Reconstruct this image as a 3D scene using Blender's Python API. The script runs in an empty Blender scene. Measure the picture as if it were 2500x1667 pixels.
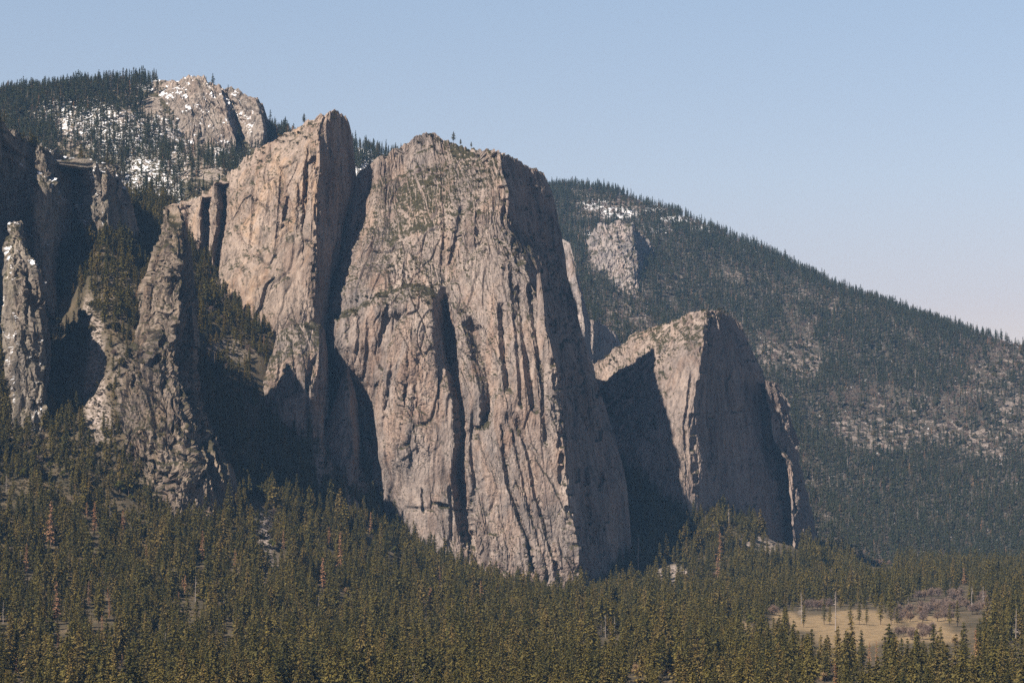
HAZE = 1.7e-5
DENOISE = False
import bpy, math, random, time
import numpy as np
from mathutils import Vector, noise as mnoise
from mathutils.bvhtree import BVHTree
T0 = time.time()
R = math.radians
rng = np.random.default_rng(7)
random.seed(7)
scene = bpy.context.scene
COL = scene.collection

# ---------------------------------------------------------------- camera model (metres; camera 180 m above the valley floor)
F, CX, HY, CAMZ = 5288.0, 1250.0, 1190.0, 180.0     # focal length, principal column and horizon row measured on the 2500 x 1667 photo
def W(px, py, Y):
    return ((px - CX) * Y / F, Y, CAMZ + (HY - py) * Y / F)
def project(P):
    P = np.asarray(P, float)
    return CX + P[..., 0] * F / P[..., 1], HY - (P[..., 2] - CAMZ) * F / P[..., 1]

SUN_A, SUN_E = R(50), R(48)      # azimuth left of straight behind the camera, elevation

# ---------------------------------------------------------------- numpy noise
def _h(ix, iy, iz, seed):
    n = (ix * 374761393 + iy * 668265263 + iz * 2147483647 + seed * 974634757) & 0xFFFFFFFF
    n = ((n ^ (n >> 13)) * 1274126177) & 0xFFFFFFFF
    n = ((n ^ (n >> 16)) * 2246822519) & 0xFFFFFFFF
    return n ^ (n >> 15)
def perlin(P, seed=0):
    P = np.asarray(P, np.float64)
    out = np.empty(len(P))
    for s in range(0, len(P), 200000):
        Q = P[s:s + 200000]
        I = np.floor(Q).astype(np.int64)
        f = Q - I
        u = f * f * f * (f * (f * 6 - 15) + 10)
        r = 0
        for dx in (0, 1):
            wx = u[:, 0] if dx else 1 - u[:, 0]
            for dy in (0, 1):
                wy = u[:, 1] if dy else 1 - u[:, 1]
                for dz in (0, 1):
                    wz = u[:, 2] if dz else 1 - u[:, 2]
                    h = _h(I[:, 0] + dx, I[:, 1] + dy, I[:, 2] + dz, seed)
                    gx = ((h & 1023) / 511.5 - 1)
                    gy = (((h >> 10) & 1023) / 511.5 - 1)
                    gz = (((h >> 20) & 1023) / 511.5 - 1)
                    r = r + wx * wy * wz * (gx * (f[:, 0] - dx) + gy * (f[:, 1] - dy) + gz * (f[:, 2] - dz))
        out[s:s + 200000] = r
    return out * 1.4
def fbm(P, seed, octaves=4, gain=0.5):
    r, a, q = 0, 1.0, np.asarray(P, float)
    for k in range(octaves):
        r = r + a * perlin(q, seed + k * 17)
        a *= gain
        q = q * 2.03
    return r
def voronoi2(S, seed):
    """F1, F2 and the random value of the nearest cell for 2-D points."""
    I = np.floor(S).astype(np.int64)
    f1 = np.full(len(S), 9.0); f2 = np.full(len(S), 9.0); val = np.zeros(len(S)); val2 = np.zeros(len(S))
    for dx in (-1, 0, 1):
        for dy in (-1, 0, 1):
            c0, c1 = I[:, 0] + dx, I[:, 1] + dy
            h = _h(c0, c1, c0 * 0, seed)
            px = c0 + (h & 1023) / 1023.0
            py = c1 + ((h >> 10) & 1023) / 1023.0
            d = np.hypot(px - S[:, 0], py - S[:, 1])
            m = d < f1
            f2 = np.where(m, f1, np.minimum(f2, d))
            v = ((h >> 20) & 1023) / 1023.0
            val = np.where(m, v, val)
            f1 = np.where(m, d, f1)
    return f1, f2, val
def smooth(a, b, x):
    t = np.clip((x - a) / (b - a), 0, 1)
    return t * t * (3 - 2 * t)

# ---------------------------------------------------------------- object helpers
def tag(o, label=None, cat=None, group=None, kind=None):
    if label: o['label'] = label
    if cat: o['category'] = cat
    if group: o['group'] = group
    if kind: o['kind'] = kind
    return o
def mesh_np(name, V, faces, mat=None, smooth_shade=False, midx=None):
    """faces: (n,3) or (n,4) int array, or a list of arrays."""
    me = bpy.data.meshes.new(name)
    fl = faces if isinstance(faces, list) else [faces]
    fl = [np.asarray(f) for f in fl if len(f)]
    V = np.asarray(V, np.float32)
    nl = sum(f.size for f in fl); nf = sum(len(f) for f in fl)
    me.vertices.add(len(V)); me.vertices.foreach_set('co', V.ravel())
    me.loops.add(nl); me.loops.foreach_set('vertex_index', np.concatenate([f.ravel() for f in fl]).astype(np.int32))
    me.polygons.add(nf)
    tot = np.concatenate([np.full(len(f), f.shape[1]) for f in fl]).astype(np.int32)
    st = np.concatenate([[0], np.cumsum(tot)[:-1]]).astype(np.int32)
    me.polygons.foreach_set('loop_start', st)
    me.polygons.foreach_set('loop_total', tot)
    me.polygons.foreach_set('use_smooth', np.full(nf, smooth_shade))
    for m in (mat if isinstance(mat, (list, tuple)) else [mat]):
        if m: me.materials.append(m)
    if midx is not None: me.polygons.foreach_set('material_index', np.asarray(midx, np.int32))
    me.update(calc_edges=True)
    return me
def link(name, me, parent=None):
    o = bpy.data.objects.new(name, me)
    COL.objects.link(o)
    if parent: o.parent = parent
    return o
def set_attr(me, name, vals):
    a = me.attributes.new(name, 'FLOAT', 'POINT')
    a.data.foreach_set('value', np.asarray(vals, np.float32))

# ---------------------------------------------------------------- lofted rock bodies
def resample(line, vs, zmap=None):
    """line = [(px,py,Y)...] top to bottom -> world points at fractions vs (by cumulative drop)."""
    P = np.array([W(*p) for p in line])
    d = np.abs(np.diff(P[:, 2])) + 0.02 * np.abs(np.diff(P[:, 1])) + 1e-6
    t = np.concatenate([[0], np.cumsum(d)]); t /= t[-1]
    return np.stack([np.interp(vs, t, P[:, k]) for k in range(3)], 1)
def blur(A, k, axis):
    if k <= 0: return A
    ker = np.exp(-0.5 * (np.arange(-3 * k, 3 * k + 1) / k) ** 2); ker /= ker.sum()
    pad = [(0, 0)] * A.ndim; pad[axis] = (3 * k, 3 * k)
    B = np.pad(A, pad, mode='edge')
    out = 0
    n = A.shape[axis]
    for i, w in enumerate(ker):
        sl = [slice(None)] * A.ndim; sl[axis] = slice(i, i + n)
        out = out + w * B[tuple(sl)]
    return out
def rock_noise(P, S, seed, amp, grain, rugged=0.5):
    """displacement along the normal: swells, upright flutes, slabs and flakes with stepped edges, long joints, roughness by zones"""
    q = P * np.array([1, 1, 1 / grain])
    w0 = perlin(P / 70 + 3, seed + 50); w1 = perlin(P / 70 + 9, seed + 51); w2 = perlin(P / 50 + 5, seed + 52)
    warp = np.stack([w0, w1, w2], 1)
    qw = q + warp * 8
    zone = smooth(-0.25 - 0.5 * (rugged - 0.5), 0.40 - 0.5 * (rugged - 0.5), perlin(P / np.array([95, 95, 130]), seed + 33))   # 0 clean slab .. 1 broken rock
    d = 6.0 * perlin(P / np.array([110, 110, 170]), seed) + 3.0 * perlin(qw / 42, seed + 1) * (0.35 + zone)
    # flutes and water grooves running down the face
    # upright pillars parted by sharp grooves
    f1_ = np.abs(perlin(P / np.array([19, 19, 210]) + warp * 0.25, seed + 7)); f2_ = np.abs(perlin(P / np.array([8, 8, 95]) + warp * 0.3, seed + 8))
    d += (2.2 + 2.6 * zone) * np.minimum(f1_, 0.35) + (1.3 + 1.2 * zone) * np.minimum(f2_, 0.30) - 1.2
    # long joints, sparse
    jn = 1 - np.abs(perlin(P / np.array([34, 34, 150]) + warp * 0.2, seed + 2))
    d -= 4.5 * smooth(0.925, 1.0, jn) * smooth(-0.2, 0.25, perlin(P / 130 + 7, seed + 30))
    s2 = S + warp[:, :2] * 6
    for sc, st, am, sd in ((78, 2.4, 3.0, 10), (33, 2.8, 2.3, 11), (14, 2.4, 1.5, 12), (6.5, 1.8, 0.8, 13)):
        f1, f2, v = voronoi2(s2 / np.array([sc, sc * st]) + np.array([0, 0.5]) * s2[:, :1] / sc, seed + sd)
        k = ((0.50 + 0.80 * zone) if sc < 50 else 1.0) * (1 + 1.1 * max(0, rugged - 0.5))
        d += k * am * (v - 0.5) * 2 * smooth(0.0, 0.06, f2 - f1) - k * am * 0.35 * (1 - smooth(0.0, 0.06, f2 - f1))
    rough = 0.30 + 1.0 * zone
    d += rough * (1.2 * perlin(qw / 7.5, seed + 4) + 0.9 * perlin(q / 3.9, seed + 5)) + (0.35 + 0.4 * zone) * perlin(P / np.array([2.4, 2.4, 3.4]), seed + 6)
    return d * amp
ROCK_BVH = []
def rock(name, front, back, res=2.0, seed=1, amp=1.0, grain=3.2, blur_u=2, blur_v=2, sharp=(), strokes=(), mat=None, parent=None,
         top_sink=10.0, inside=True, veg_fn=None, flat=True, trim=0.45, rugged=0.5, jag=3.0, wob=3.0):
    """A closed rock: front = control lines from left silhouette to right silhouette, back = hidden lines from right to left."""
    lines = list(front) + list(back)
    nF = len(front)
    hs = [abs(W(*l[0])[2] - W(*l[-1])[2]) for l in front]
    nv = int(max(hs) / res) + 2
    vs = np.linspace(0, 1, nv)
    G = [resample(l, vs) for l in lines]
    for gi_, g_ in enumerate(G):           # no ruled edges: each control line wanders a little on its way down
        a_ = wob * (0.5 if gi_ in (0, nF - 1) else 1.0)
        zz = np.stack([g_[:, 2] / 42, np.full(nv, gi_ * 3.7), np.full(nv, seed * 1.3)], 1); z2 = zz * np.array([3.1, 1, 1])
        g_[:, 0] += a_ * (perlin(zz, seed + 90) + 0.55 * perlin(z2, seed + 91))
        g_[:, 1] += a_ * 1.6 * (perlin(zz + 50, seed + 92) + 0.5 * perlin(z2 + 50, seed + 93))
    cols, isf = [], []
    n = len(lines)
    sharp_cols = []
    for i in range(n):
        A, B = G[i], G[(i + 1) % n]
        seg_front = i < nF - 1
        wdt = np.percentile(np.linalg.norm((B - A)[:, :2], axis=1), 85)
        k = max(2, int(wdt / res)) if seg_front else max(2, int(wdt / 25))
        if i in sharp: sharp_cols.append(len(cols))
        for j in range(k):
            cols.append(A + (B - A) * (j / k)); isf.append(seg_front)
    Gd = np.stack(cols, 1)                 # nv, nu, 3
    isf = np.array(isf)
    nu = Gd.shape[1]
    # soften creases between control lines, except at the sharp ones
    fr = np.where(isf)[0]
    if blur_u:
        bw = max(1, int(blur_u * 6 / res))
        sm = blur(Gd[:, fr], bw, 1)
        wgt = np.ones(len(fr))
        for c in sharp_cols:
            wgt = np.minimum(wgt, np.clip(np.abs(np.arange(len(fr)) - c) / (2.0 * bw), 0, 1))
        wgt = np.minimum(wgt, np.clip(np.minimum(np.arange(len(fr)), len(fr) - 1 - np.arange(len(fr))) / (2.0 * bw), 0, 1))
        Gd[:, fr] = Gd[:, fr] * (1 - wgt)[None, :, None] + sm * wgt[None, :, None]
    if blur_v:
        sm = blur(Gd, max(1, int(blur_v * 5 / res)), 0)
        wv = np.clip(np.minimum(np.arange(nv), nv - 1 - np.arange(nv)) / 8.0, 0, 1)[:, None, None]
        Gd = Gd * (1 - wv) + sm * wv
    # carved gullies, corners and ribs
    if strokes:
        px, py = project(Gd)
        D = np.zeros(px.shape)
        for s in strokes:
            pts = np.array(s['p'], float)
            o = np.argsort(pts[:, 1]); pts = pts[o]
            wv = np.full(len(pts), s['w']) if np.isscalar(s['w']) else np.array(s['w'], float)[o]
            xc = np.interp(py, pts[:, 1], pts[:, 0]); ww = np.interp(py, pts[:, 1], wv)
            y0, y1 = pts[0, 1], pts[-1, 1]
            ft = s.get('fade', 25)
            env = smooth(y0 - 2, y0 + ft, py) * (1 - smooth(y1 - s.get('fadeb', ft), y1 + 2, py))
            jit = perlin(np.stack([py.ravel() / 14, py.ravel() * 0, px.ravel() * 0], 1), len(pts) + int(pts[0, 0])).reshape(px.shape) * s.get('jit', 3.0)
            u = (px - xc - jit) / ww
            k = s.get('k', 'v')
            if k == 'v': prof = np.clip(1 - np.abs(u), 0, None) ** 0.8
            elif k == 'u': prof = np.clip(1 - u ** 4, 0, None)
            elif k == 'step': prof = smooth(-0.12, 0.05, u) * np.clip(1 - u, 0, None)
            elif k == 'stepl': prof = smooth(-0.12, 0.05, -u) * np.clip(1 + u, 0, None)
            elif k == 'bench':
                bp = np.array(s['p'], float); bp = bp[np.argsort(bp[:, 0])]
                yl = np.interp(px, bp[:, 0], bp[:, 1]) + perlin(np.stack([px.ravel() / 16, py.ravel() * 0, px.ravel() * 0], 1), 9).reshape(px.shape) * 8
                fx = s.get('fade', 25)
                env = smooth(bp[0, 0] - fx, bp[0, 0] + fx, px) * (1 - smooth(bp[-1, 0] - fx, bp[-1, 0] + fx, px))
                prof = -smooth(yl, yl + s['w'], py) * (1 - smooth(yl + s['w'], yl + s['w'] + s['len'], py))
            elif k == 'rib': prof = -np.clip(1 - np.abs(u), 0, None)
            D += s['d'] * prof * env
        D[:, ~isf] = 0
        Gd[..., 1] += D
    # normals of the undisplaced body
    du = np.roll(Gd, -1, 1) - np.roll(Gd, 1, 1)
    dv = np.empty_like(Gd); dv[1:-1] = Gd[2:] - Gd[:-2]; dv[0] = Gd[1] - Gd[0]; dv[-1] = Gd[-1] - Gd[-2]
    N = np.cross(du, dv); N /= np.linalg.norm(N, axis=2, keepdims=True) + 1e-9
    cen = Gd.mean(axis=(0, 1))
    if np.sum(N * (Gd - cen)) < 0: N = -N
    flip = np.sum(np.cross(du, dv) * N) > 0
    ar_ = np.cumsum(np.linalg.norm(np.diff(Gd[0], axis=0, append=Gd[0][:1]), axis=1))
    jz = np.stack([ar_ / 13, ar_ * 0 + 2, ar_ * 0 + seed], 1)
    jg = perlin(jz, seed + 95) + 0.7 * perlin(jz * np.array([2.9, 1, 1]), seed + 96)
    f1_, f2_, v_ = voronoi2(np.stack([ar_ / 9, ar_ * 0], 1), seed + 97)
    Gd[..., 2] += (jag * (jg - 0.25 + 0.9 * (v_ - 0.5)))[None, :] * np.clip(1 - np.arange(nv) / 14.0, 0, 1)[:, None]
    P = Gd.reshape(-1, 3)
    arc = np.cumsum(np.linalg.norm(np.diff(Gd[nv // 2], axis=0, append=Gd[nv // 2][:1]), axis=1))
    S = np.stack([np.broadcast_to(arc[None, :], (nv, nu)).ravel(), P[:, 2]], 1)
    d = np.zeros(len(P))
    fm = np.broadcast_to(isf[None, :], (nv, nu)).ravel()
    edge = np.ones(nu)
    d[fm] = rock_noise(P[fm], S[fm], seed, amp, grain, rugged)
    d[~fm] = rock_noise(P[~fm], S[~fm], seed, amp, grain, rugged) * 0.6
    # trim displacement where the outline was traced
    dist_end = np.minimum(np.arange(nu), np.abs(np.arange(nu) - (len(fr) - 1))) * res
    dm = trim + (1 - trim) * np.clip(dist_end / 18.0, 0, 1)
    Pn = P + N.reshape(-1, 3) * (d * np.broadcast_to(dm[None, :], (nv, nu)).ravel())[:, None]
    # ledges
    V = Pn.reshape(nv, nu, 3)
    # cap
    top = V[0]
    cz = top[:, 2].mean() - top_sink
    cxy = top[:, :2].mean(0)
    mcap = 18
    caps = []
    for k in range(1, mcap + 1):
        t = k / mcap
        ring = top.copy()
        ring[:, :2] = top[:, :2] * (1 - t) + cxy * t
        zz = np.minimum(top[:, 2], top[:, 2] * (1 - t) + cz * t)
        ring[:, 2] = zz * (1 - t ** 2) + cz * t ** 2 if k < mcap else cz
        ring[:, 2] += (1 - t) * perlin(ring / 9, seed + 70) * 2.2 - 0.6 * np.minimum(k, 4)
        caps.append(ring)
    capV = np.concatenate(caps[::-1], 0).reshape(mcap, nu, 3)
    allV = np.concatenate([capV, V], 0)
    rows = mcap + nv
    idx = np.arange(rows * nu).reshape(rows, nu)
    a = idx[:-1]; b = idx[1:]
    q = np.stack([a, np.roll(a, -1, 1), np.roll(b, -1, 1), b], -1).reshape(-1, 4)
    if not flip: q = q[:, ::-1]
    me = mesh_np(name, allV.reshape(-1, 3), q, mat, smooth_shade=not flat)
    o = link(name, me, parent)
    if inside:
        st_v, st_u = max(1, rows // 60), max(1, nu // 80)
        sub = allV[::st_v][:, np.unique(np.concatenate([np.arange(0, nu, st_u), [nu - 1]]))]
        rr, cc = sub.shape[:2]
        ii = np.arange(rr * cc).reshape(rr, cc)
        qa = np.stack([ii[:-1], np.roll(ii[:-1], -1, 1), np.roll(ii[1:], -1, 1), ii[1:]], -1).reshape(-1, 4)
        ROCK_BVH.append((BVHTree.FromPolygons([tuple(v) for v in sub.reshape(-1, 3)], [tuple(int(x) for x in f) for f in qa]),
                         sub.reshape(-1, 3).min(0), sub.reshape(-1, 3).max(0)))
    o_front = V[:, fr]
    return o, o_front
def in_rock(p):
    for bv, lo, hi in ROCK_BVH:
        if lo[0] < p[0] < hi[0] and lo[1] < p[1] < hi[1] and p[2] < hi[2]:
            n = 0; o = Vector((p[0], p[1], max(p[2], lo[2] + 1.0)))
            for _ in range(8):
                h = bv.ray_cast(o, Vector((0, 0, 1)))
                if h[0] is None: break
                n += 1; o = h[0] + Vector((0, 0, 0.05))
            if n % 2: return True
    return False

# ---------------------------------------------------------------- height fields through measured points
class Field:
    def __init__(self, pts, smooth_l=1.0):
        P = np.array(pts, float)
        self.c = P[:, :2] / 1000.0
        r = self._k(np.hypot(*(self.c[:, None] - self.c[None]).transpose(2, 0, 1)))
        n = len(P)
        A = np.zeros((n + 3, n + 3)); A[:n, :n] = r + np.eye(n) * 1e-4 * smooth_l
        A[:n, n] = 1; A[:n, n + 1:] = self.c; A[n, :n] = 1; A[n + 1:, :n] = self.c.T
        b = np.zeros(n + 3); b[:n] = P[:, 2]
        self.w = np.linalg.solve(A, b)
    @staticmethod
    def _k(d):
        return d                      # biharmonic-in-3D kernel: no overshoot to speak of
    def __call__(self, x, y):
        x = np.asarray(x, float); sh = x.shape
        q = np.stack([x.ravel(), np.asarray(y, float).ravel()], 1) / 1000.0
        out = np.empty(len(q))
        for s in range(0, len(q), 60000):
            d = np.hypot(q[s:s + 60000, None, 0] - self.c[None, :, 0], q[s:s + 60000, None, 1] - self.c[None, :, 1])
            out[s:s + 60000] = self._k(d) @ self.w[:-3] + self.w[-3] + q[s:s + 60000] @ self.w[-2:]
        return out.reshape(sh)
def grid_field(name, fn, xs, ys, mat):
    X, Y = np.meshgrid(xs, ys)
    Z = fn(X, Y)
    V = np.stack([X, Y, Z], -1)
    nr, nc = X.shape
    idx = np.arange(nr * nc).reshape(nr, nc)
    q = np.stack([idx[:-1, :-1], idx[:-1, 1:], idx[1:, 1:], idx[1:, :-1]], -1).reshape(-1, 4)
    me = mesh_np(name, V.reshape(-1, 3), q, mat, smooth_shade=True)
    return link(name, me), V
# ---------------------------------------------------------------- materials
class NT:
    def __init__(self, name):
        self.m = bpy.data.materials.new(name); self.m.use_nodes = True
        self.t = self.m.node_tree; self.t.nodes.clear()
        self.out = self.t.nodes.new('ShaderNodeOutputMaterial')
    def n(self, kind, **kw):
        nd = self.t.nodes.new('ShaderNode' + kind)
        for k, v in kw.items(): setattr(nd, k, v)
        return nd
    def l(self, a, b): self.t.links.new(a, b)
    def val(self, sock, v):
        if hasattr(v, 'links') or isinstance(v, bpy.types.NodeSocket): self.l(v, sock)
        else: sock.default_value = v
    def coords(self, scale=(1, 1, 1)):
        tc = self.n('TexCoord'); mp = self.n('Mapping'); mp.inputs['Scale'].default_value = scale
        self.l(tc.outputs['Object'], mp.inputs['Vector']); return mp.outputs['Vector']
    def noise(self, vec, scale=1.0, detail=4, rough=0.55, dist=0.0):
        nd = self.n('TexNoise'); self.l(vec, nd.inputs['Vector'])
        nd.inputs['Scale'].default_value = scale; nd.inputs['Detail'].default_value = detail
        nd.inputs['Roughness'].default_value = rough; nd.inputs['Distortion'].default_value = dist
        return nd.outputs['Fac']
    def ramp(self, fac, stops, interp='LINEAR'):
        nd = self.n('ValToRGB'); self.l(fac, nd.inputs['Fac']); cr = nd.color_ramp; cr.interpolation = interp
        while len(cr.elements) < len(stops): cr.elements.new(0.5)
        for e, (p, c) in zip(cr.elements, stops):
            e.position = p; e.color = (c if hasattr(c, '__len__') else (c, c, c)) + ((1,) if (not hasattr(c, '__len__') or len(c) == 3) else ()) if hasattr(c, '__len__') else (c, c, c, 1)
        return nd.outputs['Color']
    def mix(self, fac, a, b, mode='MIX'):
        nd = self.n('Mix', data_type='RGBA', blend_type=mode); nd.clamp_factor = True
        self.val(nd.inputs[0], fac)
        for s, v in ((nd.inputs[6], a), (nd.inputs[7], b)):
            if isinstance(v, tuple): s.default_value = v + (1,) if len(v) == 3 else v
            else: self.l(v, s)
        return nd.outputs[2]
    def math(self, op, a, b=0.0, c=None):
        nd = self.n('Math', operation=op); self.val(nd.inputs[0], a); self.val(nd.inputs[1], b)
        if c is not None: self.val(nd.inputs[2], c)
        return nd.outputs[0]
    def maprange(self, v, a, b, c=0.0, d=1.0):
        nd = self.n('MapRange'); nd.interpolation_type = 'SMOOTHSTEP'
        self.val(nd.inputs[0], v)
        for i, x in enumerate((a, b, c, d)): nd.inputs[i + 1].default_value = x
        return nd.outputs[0]
    def attr(self, name):
        nd = self.n('Attribute'); nd.attribute_name = name; return nd.outputs['Fac']
    def finish(self, color, rough=0.9, normal=None, spec=0.15):
        b = self.n('BsdfPrincipled')
        self.val(b.inputs['Base Color'], color if not isinstance(color, tuple) else color + (1,))
        self.val(b.inputs['Roughness'], rough); b.inputs['Specular IOR Level'].default_value = spec
        if normal is not None: self.l(normal, b.inputs['Normal'])
        self.l(b.outputs[0], self.out.inputs['Surface']); return self.m
    def bump(self, h, strength, dist):
        nd = self.n('Bump'); self.l(h, nd.inputs['Height']); nd.inputs['Strength'].default_value = strength
        nd.inputs['Distance'].default_value = dist; return nd.outputs['Normal']

ALB = 0.68
def rock_mat(name, dark, mid, light, warm, warm_amt=0.5, veg=0.0, veg_col=(0.046, 0.040, 0.019), snow=0.0, streak=0.55, off=0.0, snow_z=None):
    dark, mid, light, warm = [tuple(ALB * x for x in c_) for c_ in (dark, mid, light, warm)]
    t = NT(name)
    base = t.coords((1 / 70, 1 / 70, 1 / 110))
    tc = t.n('TexCoord'); ad = t.n('VectorMath', operation='ADD'); ad.inputs[1].default_value = (off * 100, off * 37, off * 11)
    t.l(tc.outputs['Object'], ad.inputs[0]); obj = ad.outputs[0]
    def co(s):
        mp = t.n('Mapping'); mp.inputs['Scale'].default_value = s; t.l(obj, mp.inputs['Vector']); return mp.outputs['Vector']
    big = t.noise(co((1 / 90, 1 / 90, 1 / 150)), 1, 5, 0.6, 0.6)
    st = t.noise(co((1 / 11, 1 / 11, 1 / 120)), 1, 6, 0.62, 0.3)
    fine = t.noise(co((1 / 4.5, 1 / 4.5, 1 / 9)), 1, 5, 0.7)
    c = t.ramp(big, [(0.30, dark), (0.50, mid), (0.68, light)])
    c = t.mix(t.math('MULTIPLY', t.maprange(t.noise(co((1 / 45, 1 / 45, 1 / 130)), 1, 5, 0.6, 0.8), 0.47, 0.66), warm_amt), c, warm)
    # dark water streaks and pale seepage bands running down the face
    c = t.mix(t.math('MULTIPLY', t.maprange(st, 0.50, 0.66), streak), c, tuple(0.27 * x for x in dark))
    c = t.mix(t.math('MULTIPLY', t.maprange(st, 0.46, 0.30), 0.45), c, tuple(min(0.8, 1.32 * x) for x in light))
    # crystalline speckle and lichen
    c = t.mix(t.math('MULTIPLY', t.maprange(fine, 0.50, 0.70), 0.55), c, tuple(0.38 * x for x in mid))
    c = t.mix(t.math('MULTIPLY', t.maprange(fine, 0.47, 0.33), 0.35), c, tuple(min(0.8, 1.3 * x) for x in light))
    # broken zones weather darker and browner
    zn = t.noise(co((1 / 60, 1 / 60, 1 / 85)), 1, 6, 0.65, 0.5)
    c = t.mix(t.math('MULTIPLY', t.maprange(zn, 0.50, 0.62), 0.60), c, (0.62, 0.54, 0.50), 'MULTIPLY')
    geo = t.n('NewGeometry'); sx = t.n('SeparateXYZ'); t.l(geo.outputs['Normal'], sx.inputs[0]); nz = sx.outputs['Z']
    if veg > 0:
        vn = t.noise(co((1 / 16, 1 / 16, 1 / 16)), 1, 5, 0.65)
        f = t.math('MULTIPLY', t.maprange(nz, 0.40, 0.60), t.maprange(vn, 0.60 - 0.25 * veg, 0.66 - 0.22 * veg))
        vc = t.mix(t.maprange(fine, 0.4, 0.6), veg_col, tuple(0.45 * x for x in veg_col))
        c = t.mix(f, c, vc)
    if snow > 0:
        sn = t.noise(co((1 / 30, 1 / 30, 1 / 30)), 1, 5, 0.6)
        f = t.math('MULTIPLY', t.maprange(nz, 0.45, 0.65), t.maprange(sn, 0.60 - 0.2 * snow, 0.63 - 0.2 * snow))
        c = t.mix(f, c, (0.8, 0.82, 0.86))
    h = t.math('ADD', t.math('MULTIPLY', t.noise(co((1 / 5, 1 / 5, 1 / 14)), 1, 6, 0.65, 0.4), 1.0), t.math('MULTIPLY', fine, 0.8))
    nrm = t.bump(h, 0.9, 2.6)
    return t.finish(c, 0.92, nrm)
M_mid = rock_mat('granite_mid', (0.20, 0.175, 0.165), (0.31, 0.255, 0.225), (0.44, 0.36, 0.31), (0.42, 0.28, 0.20), 0.5, veg=1.0, off=1)
M_high = rock_mat('granite_high', (0.24, 0.195, 0.165), (0.355, 0.28, 0.23), (0.47, 0.375, 0.31), (0.45, 0.30, 0.19), 0.65, veg=0.6, off=2)
M_low = rock_mat('granite_low', (0.22, 0.185, 0.17), (0.33, 0.265, 0.23), (0.42, 0.34, 0.29), (0.40, 0.28, 0.21), 0.4, veg=0.8, off=3)
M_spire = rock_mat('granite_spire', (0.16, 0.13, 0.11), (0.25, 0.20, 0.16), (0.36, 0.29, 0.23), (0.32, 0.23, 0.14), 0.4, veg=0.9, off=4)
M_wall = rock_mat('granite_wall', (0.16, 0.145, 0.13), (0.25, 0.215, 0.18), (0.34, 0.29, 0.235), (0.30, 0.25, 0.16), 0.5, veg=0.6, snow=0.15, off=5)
M_dome = rock_mat('granite_dome', (0.19, 0.16, 0.14), (0.29, 0.245, 0.21), (0.40, 0.34, 0.29), (0.42, 0.31, 0.24), 0.4, veg=0.3, snow=0.2, off=6)
M_far = rock_mat('granite_far', (0.22, 0.20, 0.20), (0.33, 0.29, 0.27), (0.45, 0.38, 0.34), (0.42, 0.31, 0.27), 0.4, veg=0.6, off=7)

def ground_mat():
    t = NT('forest_floor')
    co = t.coords((1, 1, 1))
    n1 = t.noise(co, 1 / 40, 6, 0.6); n2 = t.noise(co, 1 / 5, 5, 0.7)
    c = t.ramp(n1, [(0.35, (0.045, 0.038, 0.024)), (0.55, (0.085, 0.066, 0.042)), (0.7, (0.13, 0.095, 0.06))])
    c = t.mix(t.math('MULTIPLY', t.maprange(n2, 0.5, 0.65), 0.6), c, (0.05, 0.05, 0.025))
    tal = t.mix(t.maprange(n2, 0.40, 0.60), (0.34, 0.285, 0.255), (0.11, 0.09, 0.07))
    c = t.mix(t.attr('talus'), c, tal)
    gr = t.mix(t.maprange(t.noise(co, 1 / 14, 5, 0.7), 0.4, 0.6), (0.23, 0.165, 0.092), (0.155, 0.115, 0.068))
    c = t.mix(t.attr('meadow'), c, gr)
    c = t.mix(t.math('MULTIPLY', t.attr('snow'), t.maprange(n2, 0.62, 0.52)), c, (0.8, 0.82, 0.86))
    nrm = t.bump(t.math('ADD', n2, t.noise(co, 1 / 1.6, 4, 0.7)), 0.8, 1.5)
    return t.finish(c, 0.95, nrm, 0.1)
M_ground = ground_mat()
def slope_mat(name, rock_a, rock_b, scrub_a, scrub_b):
    """open mountain slope: rock, scrub and snow by measured masks"""
    t = NT(name)
    co = t.coords((1, 1, 1))
    n1 = t.noise(co, 1 / 26, 6, 0.65, 0.5); n2 = t.noise(co, 1 / 7, 5, 0.7)
    rock = t.mix(t.maprange(n2, 0.35, 0.62), rock_a, rock_b)
    scr = t.mix(t.maprange(n2, 0.40, 0.60), scrub_a, scrub_b)
    f = t.math('ADD', t.attr('rock'), t.math('MULTIPLY', t.math('SUBTRACT', n1, 0.5), 2.4))
    c = t.mix(t.maprange(f, 0.42, 0.58), scr, rock)
    s = t.math('ADD', t.attr('snow'), t.math('MULTIPLY', t.math('SUBTRACT', t.noise(co, 1 / 9, 8, 0.72, 0.8), 0.5), 3.6))
    c = t.mix(t.maprange(s, 0.50, 0.56), c, (0.82, 0.83, 0.86))
    nrm = t.bump(t.math('ADD', n2, t.noise(co, 1 / 2.5, 4, 0.7)), 0.9, 3.0)
    return t.finish(c, 0.92, nrm, 0.1)
M_snowslope = slope_mat('mountain_slope', (0.30, 0.25, 0.21), (0.15, 0.125, 0.105), (0.085, 0.07, 0.04), (0.045, 0.042, 0.025))
M_ridge = slope_mat('ridge_slope', (0.25, 0.205, 0.175), (0.11, 0.09, 0.078), (0.075, 0.058, 0.046), (0.038, 0.038, 0.028))
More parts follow.
